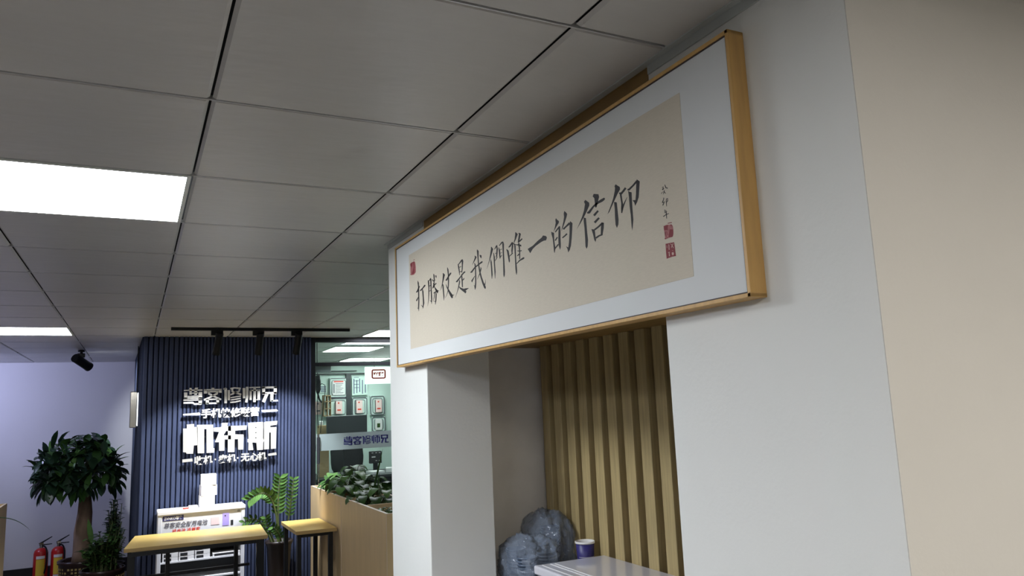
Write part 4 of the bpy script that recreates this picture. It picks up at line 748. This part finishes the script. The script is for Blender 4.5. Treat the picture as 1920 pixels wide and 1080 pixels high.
def f_(b):
    for (d, L_, W_, dr_) in (((1, 0.0, 0.80), 0.46, 0.034, 1.7), ((-0.8, 0.1, 1), 0.40, 0.022, 1.3), ((-0.1, -0.3, 1), 0.10, 0.02, 0.3)):
        leaf(b, pc+Vector((0, 0, 0.17)), d, L_, W_, droop=dr_, fold=0.3, n=12, mi=0)
mesh_leaves('foliage', t, 'leaf_mid', f_)

# ================================================================ FIRE EXTINGUISHERS
def extinguisher(x, y, label):
    t = thing('fire_extinguisher', label, 'fire extinguisher', (x, y, 0), group='red fire extinguishers by the far wall')
    b = B(); lathe(b, [(0.0, 0.0), (0.066, 0.0), (0.070, 0.01), (0.070, 0.355), (0.062, 0.385), (0.040, 0.405), (0.022, 0.412), (0.0, 0.412)], (x, y, 0), 32, cap=False); cyn = obj('cylinder', b, 'red', t, smooth=True)
    b = B()
    for r_, z0, z1, mi in ((0.0712, 0.13, 0.30, 0), (0.0714, 0.305, 0.335, 1), (0.0714, 0.098, 0.125, 1)):
        ring = [(r_*cos(a), r_*sin(a)) for a in [R(-122+i*5) for i in range(15)]]
        for p, q in zip(ring, ring[1:]):
            vs = [b.verts.new((x+p[0], y+p[1], z0)), b.verts.new((x+q[0], y+q[1], z0)), b.verts.new((x+q[0], y+q[1], z1)), b.verts.new((x+p[0], y+p[1], z1))]
            b.faces.new(vs).material_index = mi
    obj('paper_label', b, ['yellow', 'white_card'], cyn, recalc=False)
    b = B(); cyl(b, (x, y, 0.41), (x, y, 0.45), 0.018); box(b, x-0.015, x+0.02, y-0.012, y+0.012, 0.44, 0.465); obj('valve', b, 'chrome', t)
    b = B(); prism(b, [(x-0.025, 0.462), (x+0.01, 0.480), (x+0.095, 0.525), (x+0.100, 0.518), (x+0.02, 0.468), (x-0.02, 0.452)], 'y', y-0.009, y+0.009)
    prism(b, [(x-0.02, 0.450), (x+0.10, 0.448), (x+0.10, 0.440), (x-0.02, 0.438)], 'y', y-0.009, y+0.009); obj('lever', b, 'black', t)
    b = B(); tube(b, bez((x+0.02, y, 0.43), (x+0.09, y-0.07, 0.42), (x+0.045, y-0.075, 0.15), 8), 0.008, 8); obj('hose', b, 'black', t)
extinguisher(-0.868, 9.98, 'left red fire extinguisher with yellow label at the far wall')
extinguisher(-0.704, 9.98, 'right red fire extinguisher with yellow label, next to the tree pot')

# ================================================================ IN THE NICHE
t = thing('white_appliance', 'glossy white waist high appliance in the niche in front of the wood slats', 'appliance', (1.40, 2.0, 0))
b = B(); box(b, 1.262, 1.545, 1.45, 2.41, 0.02, 1.165, bev=0.006, seg=2); obj('body', b, 'white_gloss', t)
b = B(); box(b, 1.255, 1.548, 1.44, 2.416, 1.168, 1.197, bev=0.006, seg=3); lid = obj('top_lid', b, 'white_gloss', t)
b = B()
for o_ in (0.022, 0.055, 0.072): box(b, 1.255+o_, 1.255+o_+0.0035, 1.46, 2.395, 1.1965, 1.1985)
obj('lid_ridge', b, 'white_plastic', lid)
t = thing('storage_cabinet', 'low cabinet behind the white appliance at the end of the niche', 'cabinet', (1.40, 2.66, 0))
b = B(); box(b, 1.262, 1.545, 2.43, 2.875, 0, 0.98, bev=0.003); obj('body', b, 'white_plastic', t)
b = B(); box(b, 1.255, 1.548, 2.425, 2.88, 0.98, 1.0); obj('worktop', b, 'white_plastic', t)
# plastic wrapped cups
def blob(bm, c, r, seed, amp=0.12, sub=4):
    rr = random.Random(seed); from mathutils import noise as nz
    g_ = bmesh.ops.create_icosphere(bm, subdivisions=sub, radius=1.0)
    off = Vector((seed*3.1, seed*1.7, 0))
    for v in g_['verts']:
        n_ = v.co.normalized()
        k = 1 + amp*nz.noise(n_*2.2+off) + amp*0.55*(1-2*abs(nz.noise(n_*5+off))) + amp*0.35*(1-2*abs(nz.noise(n_*11+off))) - amp*0.5
        e = (abs(n_.x)**3.2+abs(n_.y)**3.2+abs(n_.z)**3.2)**(-1/3.2)
        v.co = Vector((n_.x*r[0]*e*k, n_.y*r[1]*e*k, n_.z*r[2]*e*k))+Vector(c)
t = thing('plastic_bag', 'crumpled clear plastic bag full of bluish cups in the niche', 'bag', (1.39, 2.66, 1.0))
b = B(); blob(b, (1.340, 2.62, 1.130), (0.086, 0.15, 0.128), 3, 0.18, 5); blob(b, (1.468, 2.700, 1.165), (0.082, 0.13, 0.165), 5, 0.16, 5)
obj('film', b, 'film', t, smooth=True)
b = B()
for (x, y, z0, n) in ((1.295, 2.545, 1.003, 16), (1.375, 2.54, 1.003, 17), (1.31, 2.66, 1.003, 17), (1.48, 2.70, 1.003, 22)):
    for k in range(n):
        z = z0+k*0.0115
        lathe(b, [(0.028, z), (0.0365, z+0.022), (0.038, z+0.023), (0.0385, z+0.026), (0.036, z+0.026)], (x, y, 0), 20, cap=False)
o = obj('cup_stacks', b, 'plastic_blue', t, smooth=True); o['kind'] = 'stuff'
t = thing('cardboard_carton', 'small carton under the navy paper cup, behind the white appliance', 'box', (1.50, 2.49, 1.0))
b = B(); box(b, 1.475, 1.545, 2.445, 2.515, 1.001, 1.150); obj('body', b, 'kraft', t)
cxp, cyp = 1.508, 2.482
t = thing('paper_cup', 'navy blue paper cup with white rim standing beside the plastic bag', 'cup', (cxp, cyp, 1.151))
b = B(); lathe(b, [(0.001, 0.0), (0.0275, 0.0), (0.0290, 0.002), (0.0345, 0.088), (0.0330, 0.088), (0.0270, 0.006), (0.001, 0.006)], (cxp, cyp, 1.151), 40, cap=False); cp = obj('cup_wall', b, 'cup_blue', t, smooth=True)
b = B(); lathe(b, [(0.0328, 0.0830), (0.0365, 0.0830), (0.0372, 0.0865), (0.0360, 0.0905), (0.0335, 0.0905), (0.0325, 0.0865)], (cxp, cyp, 1.151), 40, cap=False)
lathe(b, [(0.0262, 0.006), (0.0322, 0.087)], (cxp, cyp, 1.151), 40, cap=False); obj('rim', b, 'white_card', t, smooth=True)
b = B()
for z0, z1 in ((0.036, 0.0378), (0.028, 0.0295)):
    for a in range(-170, -20, 9):
        r_ = 0.0292+0.0055*z0/0.088+0.0004; a1, a2 = R(a), R(a+6.5)
        vs = [b.verts.new((cxp+r_*cos(a1), cyp+r_*sin(a1), 1.151+z0)), b.verts.new((cxp+r_*cos(a2), cyp+r_*sin(a2), 1.151+z0)), b.verts.new((cxp+r_*cos(a2), cyp+r_*sin(a2), 1.151+z1)), b.verts.new((cxp+r_*cos(a1), cyp+r_*sin(a1), 1.151+z1))]
        b.faces.new(vs)
obj('printed_line', b, 'white_card', cp, recalc=False)
# sockets
t = thing('wall_socket', 'white power socket box low on the niche wall', 'socket', (1.365, 2.88, 1.02))
b = B(); box(b, 1.312, 1.415, 2.845, 2.884, 1.015, 1.090, bev=0.002); obj('box_body', b, 'white_plastic', t)
b = B(); box(b, 1.317, 1.410, 2.843, 2.845, 1.019, 1.086, bev=0.0008); fp_ = obj('face_plate', b, 'white_card', t)
b = B()
for x_, s_ in ((1.332, 0), (1.349, 0), (1.372, 1), (1.389, 1)): box(b, x_-0.0035, x_+0.0035, 2.8422, 2.8432, 1.066, 1.076)
for x_ in (1.34, 1.381): box(b, x_-0.003, x_+0.003, 2.8422, 2.8432, 1.045, 1.055)
obj('socket_holes', b, 'black_matt', fp_)

# ================================================================ THE OFFICE BEHIND THE GLASS
OY = 10.94
# wall display panels with outline frames and hanging packs
panels = [(2.24, 1.52, 1.86, 'left'), (2.74, 1.52, 1.86, 'right')]
def rrect(x0, x1, z0, z1, r=0.03, n=5):
    pts = []
    for (cx, cz, a0) in ((x1-r, z1-r, 0), (x0+r, z1-r, 90), (x0+r, z0+r, 180), (x1-r, z0+r, 270)):
        for i in range(n+1):
            a = R(a0+90*i/n); pts.append((cx+r*cos(a), cz+r*sin(a)))
    return pts
def ring(b, x0, x1, z0, z1, w_, y0, y1, r=0.03, mi=0):
    o_ = rrect(x0, x1, z0, z1, r); i_ = rrect(x0+w_, x1-w_, z0+w_, z1-w_, max(0.004, r-w_)); n = len(o_)
    vo = [b.verts.new((x, y0, z)) for x, z in o_]; vi = [b.verts.new((x, y0, z)) for x, z in i_]
    wo = [b.verts.new((x, y1, z)) for x, z in o_]; wi = [b.verts.new((x, y1, z)) for x, z in i_]
    for k in range(n):
        q = (k+1) % n
        for fa in ((vo[k], vo[q], vi[q], vi[k]), (wo[k], wo[q], wi[q], wi[k]), (vo[k], vo[q], wo[q], wo[k]), (vi[k], vi[q], wi[q], wi[k])):
            b.faces.new(fa).material_index = mi
b = B()
box(b, 2.20, 4.0, OY, 11.0, 2.288, 2.304); box(b, 2.20, 2.90, OY, 11.0, 2.33, 2.342)
box(b, 2.742, 2.812, OY-0.01, 11.0, 1.62, 2.30)
struct('trim_3', b, 'charcoal')
def acrylic(x0, x1, z0, z1, label, m='grey_print', w_=0.010, cards=()):
    t = thing('wall_frame', label, 'wall frame', ((x0+x1)/2, OY, z0), group='rounded frames on the office wall')
    b = B(); box(b, x0, x1, OY+0.006, OY+0.055, z0, z1, bev=0.002); obj('backing', b, 'wall_office', t)
    b = B(); ring(b, x0, x1, z0, z1, w_, OY-0.004, OY+0.008); obj('outline', b, m, t)
    b = B(); ring(b, x0+0.03, x1-0.03, z0+0.03, z1-0.03, w_*0.7, OY-0.002, OY+0.007); obj('inner_outline', b, m, t)
    return t
ff = [(2.50, 2.77, 1.955, 2.235, 'rounded wall frame with an orange topped poster, upper left behind the glass'),
      (2.47, 2.76, 1.68, 1.945, 'rounded wall frame around the left phone case pack, below the orange topped poster'),
      (2.83, 3.05, 1.68, 1.945, 'rounded wall frame around the middle phone case pack'),
      (3.10, 3.31, 1.68, 1.96, 'rounded wall frame around the right phone case pack'),
      (3.12, 3.32, 1.44, 1.655, 'rounded wall frame low at right beside the monitor')]
for f in ff: acrylic(*f)
t = thing('poster', 'pale poster with an orange heading inside the upper rounded frame', 'poster', (2.63, OY, 1.98))
b = B(); box(b, 2.545, 2.72, OY-0.001, OY+0.006, 1.985, 2.205); obj('sheet', b, 'white_card', t)
b = B(); box(b, 2.56, 2.70, OY-0.002, OY-0.001, 2.175, 2.192); obj('heading', b, 'red_print', t)
b = B()
for k in range(7): box(b, 2.585, 2.70-0.02*(k % 3), OY-0.002, OY-0.001, 2.15-k*0.022, 2.157-k*0.022)
box(b, 2.556, 2.572, OY-0.002, OY-0.001, 2.02, 2.15); obj('text_lines', b, 'grey_print', t)
t = thing('poster', 'pale poster with blue vertical lettering right of the dark wall post', 'poster', (2.94, OY, 1.98))
b = B(); box(b, 2.83, 3.055, OY+0.001, OY+0.006, 1.98, 2.25); obj('sheet', b, 'wall_office', t)
b = B()
for k in range(5): box(b, 2.85+k*0.042, 2.862+k*0.042, OY, OY+0.001, 2.0+0.012*(k % 3), 2.22-0.02*(k % 2))
for k in range(4): box(b, 2.85, 2.93, OY, OY+0.001, 2.235-0.05*k, 2.242-0.05*k)
obj('lettering', b, 'navy_print', t)
t = thing('poster', 'small bluish notice at the far left of the office wall', 'poster', (2.42, OY, 2.02))
b = B(); box(b, 2.36, 2.475, OY+0.04, OY+0.055, 2.03, 2.14); obj('sheet', b, 'wall_office', t)
b = B()
for k in range(4): box(b, 2.38, 2.46, OY+0.038, OY+0.04, 2.045+k*0.022, 2.055+k*0.022)
obj('lettering', b, 'navy_print', t)
packs = [(2.287, 'pale pink hanging phone case pack at the far left behind the cable'), (2.583, 'pale pink hanging phone case pack, second from the left'),
         (2.880, 'pale pink hanging phone case pack in the middle of the office wall'), (3.170, 'pale pink hanging phone case pack, rightmost beside the white pillar')]
for k, (x0, lab) in enumerate(packs):
    t = thing('phone_case_pack', lab, 'phone case', (x0+0.045, OY, 1.72), group='pale pink phone case packs')
    b = B(); prism(b, rrect(x0, x0+0.092, 1.722, 1.905, 0.012), 'y', OY-0.030, OY-0.006); obj('card', b, 'pink_card', t)
    b = B()
    box(b, x0-0.006, x0, OY-0.03, OY-0.006, 1.73, 1.90); obj('side_edge', b, 'charcoal', t)
    b = B(); box(b, x0+0.02, x0+0.072, OY-0.0315, OY-0.030, 1.765, 1.785); box(b, x0+0.03, x0+0.05, OY-0.0315, OY-0.030, 1.865, 1.885); obj('print', b, 'red_print' if k else 'grey_print', t)
t = thing('phone_case_pack', 'pale green phone case pack in the low right frame', 'phone case', (3.2, OY, 1.47), group='phone case packs')
b = B(); prism(b, rrect(3.165, 3.265, 1.465, 1.625, 0.012), 'y', OY-0.02, OY-0.006); obj('card', b, 'white_card', t)
b = B(); box(b, 3.19, 3.235, OY-0.021, OY-0.02, 1.50, 1.56); obj('print', b, 'leaf_mid', t)
# shelving with small drawers, left part of the wall
t = thing('drawer_rack', 'pale rack of small compartments on the office wall behind the hanging cable', 'rack', (2.45, 10.85, 1.66))
b = B()
for zz in (1.70, 1.80, 1.90, 1.985): box(b, 2.385, 2.49, 10.80, 10.90, zz-0.006, zz+0.006)
for xx in (2.388, 2.44, 2.487): box(b, xx-0.004, xx+0.004, 10.80, 10.90, 1.70, 1.985)
obj('shelf_frame', b, 'kraft', t)
b = B(); box(b, 2.394, 2.434, 10.84, 10.89, 1.71, 1.76); box(b, 2.446, 2.482, 10.84, 10.89, 1.81, 1.87); obj('contents', b, 'wall_office', t)
# lit sign
t = thing('lit_sign', 'bright white lit sign with a red outlined round cornered label, upper right behind the glass', 'sign', (2.93, 10.0, 2.05))
b = B(); box(b, 2.775, 3.35, 10.0, 10.06, 2.105, 2.335, bev=0.002); obj('lit_face', b, 'sign_glow', t)
for x_ in (2.9, 3.25):
    b = B(); cyl(b, (x_, 10.03, 2.33), (x_, 10.03, CEIL), 0.005); obj('hanging_rod', b, 'black', t)
b = B(); ring(b, 2.852, 3.048, 2.172, 2.300, 0.017, 9.990, 10.0, r=0.026); obj('red_outline', b, 'red_print', t)
text_obj('sign_writing', '诚信服务', 2.951, 9.996, 2.236, 0.055, 'red_print', t, bold=0.003, width=0.150)
b = B(); box(b, 1.537, 1.692, 7.336, 7.38, 2.131, 2.190, bev=0.003)
tag(obj('door_closer', b, 'trim_grey'), 'small grey box fixed under the black transom at the left end of the glass', 'door closer')
# dark bundle and cable at the left
t = thing('cable_bundle', 'dark cable bundle hanging at the left end of the office glass', 'cable', (1.63, 7.6, 1.7))
b = B(); blob(b, (1.622, 7.6, 2.03), (0.026, 0.02, 0.085), 9, 0.3, 3); obj('bundle', b, 'black_matt', t, smooth=True)
b = B()
tube(b, [(1.620, 7.6, 2.00), (1.660, 7.6, 2.035), (1.690, 7.6, 2.02), (1.693, 7.6, 1.96), (1.675, 7.6, 1.80), (1.655, 7.6, 1.66), (1.645, 7.6, 1.55)], 0.004, 8)
tube(b, [(1.618, 7.6, 2.08), (1.612, 7.6, 2.3), (1.612, 7.6, CEIL)], 0.004, 8); tube(b, [(1.622, 7.6, 1.96), (1.612, 7.6, 1.80), (1.625, 7.6, 1.60)], 0.004, 8); tube(b, [(1.615, 7.6, 1.96), (1.635, 7.6, 1.88), (1.66, 7.6, 1.85)], 0.009, 8)
obj('cable', b, 'black_matt', t)
# desk with things
t = thing('office_desk', 'pale office desk behind the glass, hidden mostly by the planter', 'desk', (2.6, 8.7, 0))
b = B(); box(b, 1.75, 3.6, 8.25, 9.05, 1.02, 1.05, bev=0.003); obj('desk_top', b, 'charcoal', t)
b = B(); box(b, 1.75, 3.6, 8.28, 8.30, 0.3, 1.02); obj('front_panel', b, 'charcoal', t)
for x_ in (1.80, 3.55):
    b = B(); box(b, x_-0.025, x_+0.025, 8.35, 8.95, 0, 1.02); obj('leg', b, 'black', t)
t = thing('monitor', 'large dark flat screen seen from behind above the frosted band', 'monitor', (2.09, 8.33, 1.05))
b = B(); box(b, 1.868, 2.312, 8.30, 8.345, 1.455, 1.708, bev=0.006); obj('screen_back', b, 'charcoal', t)
b = B(); box(b, 2.06, 2.12, 8.345, 8.37, 1.07, 1.60); obj('stand', b, 'black_matt', t)
b = B(); box(b, 1.98, 2.20, 8.32, 8.48, 1.05, 1.065); obj('foot', b, 'black_matt', t)
t = thing('office_chair', 'black office chair with a rounded back behind the frosted band', 'chair', (2.36, 9.40, 0))
b = B(); blob(b, (2.36, 9.40, 1.20), (0.20, 0.06, 0.24), 12, 0.03, 3); obj('backrest', b, 'black_matt', t, smooth=True)
b = B(); blob(b, (2.36, 9.62, 0.62), (0.24, 0.22, 0.05), 13, 0.03, 3); obj('seat', b, 'black_matt', t, smooth=True)
b = B(); cyl(b, (2.36, 9.6, 0.06), (2.36, 9.6, 0.6), 0.03); cyl(b, (2.36, 9.46, 0.6), (2.36, 9.42, 1.1), 0.02)
for k in range(5): cyl(b, (2.36, 9.6, 0.09), (2.36+0.27*cos(k*1.257), 9.6+0.27*sin(k*1.257), 0.04), 0.018)
obj('base', b, 'black', t)
t = thing('tool_panel', 'black panel with small white slots standing on the office desk near the pillar', 'electronics', (2.50, 8.80, 1.05))
b = B(); box(b, 2.482, 2.622, 8.80, 8.86, 1.137, 1.275, bev=0.004); box(b, 2.53, 2.58, 8.82, 8.85, 1.05, 1.14); obj('housing', b, 'black_matt', t)
b = B()
for (xa, za) in ((2.50, 1.255), (2.545, 1.255), (2.585, 1.255), (2.545, 1.165), (2.585, 1.165)): box(b, xa, xa+0.02, 8.797, 8.80, za, za+0.006)
box(b, 2.50, 2.545, 8.797, 8.80, 1.205, 1.217); obj('white_marks', b, 'white_card', t)
for k, (x0, x1, y0, y1, rz, lab) in enumerate(((2.38, 2.53, 8.40, 8.60, 0.1, 'white sheet of paper lying on the office desk by the leaves'), (2.60, 2.74, 8.45, 8.66, -0.3, 'crumpled white paper at the right end of the desk, touching the pillar edge'))):
    b = B(); box(b, x0, x1, y0, y1, 1.051, 1.075+0.02*k, rz=rz); tag(obj('paper_stack', b, 'white_card'), lab, 'paper', 'papers on the office desk')
t = thing('cardboard_carton', 'brown carton standing left of the monitor in the office', 'box', (1.86, 8.5, 1.05))
b = B(); box(b, 1.815, 1.93, 8.48, 8.56, 1.05, 1.61, bev=0.003); obj('body', b, 'kraft', t)
b = B(); box(b, 1.83, 1.87, 8.50, 8.54, 1.61, 1.66, bev=0.01); obj('white_cap', b, 'white_card', t)
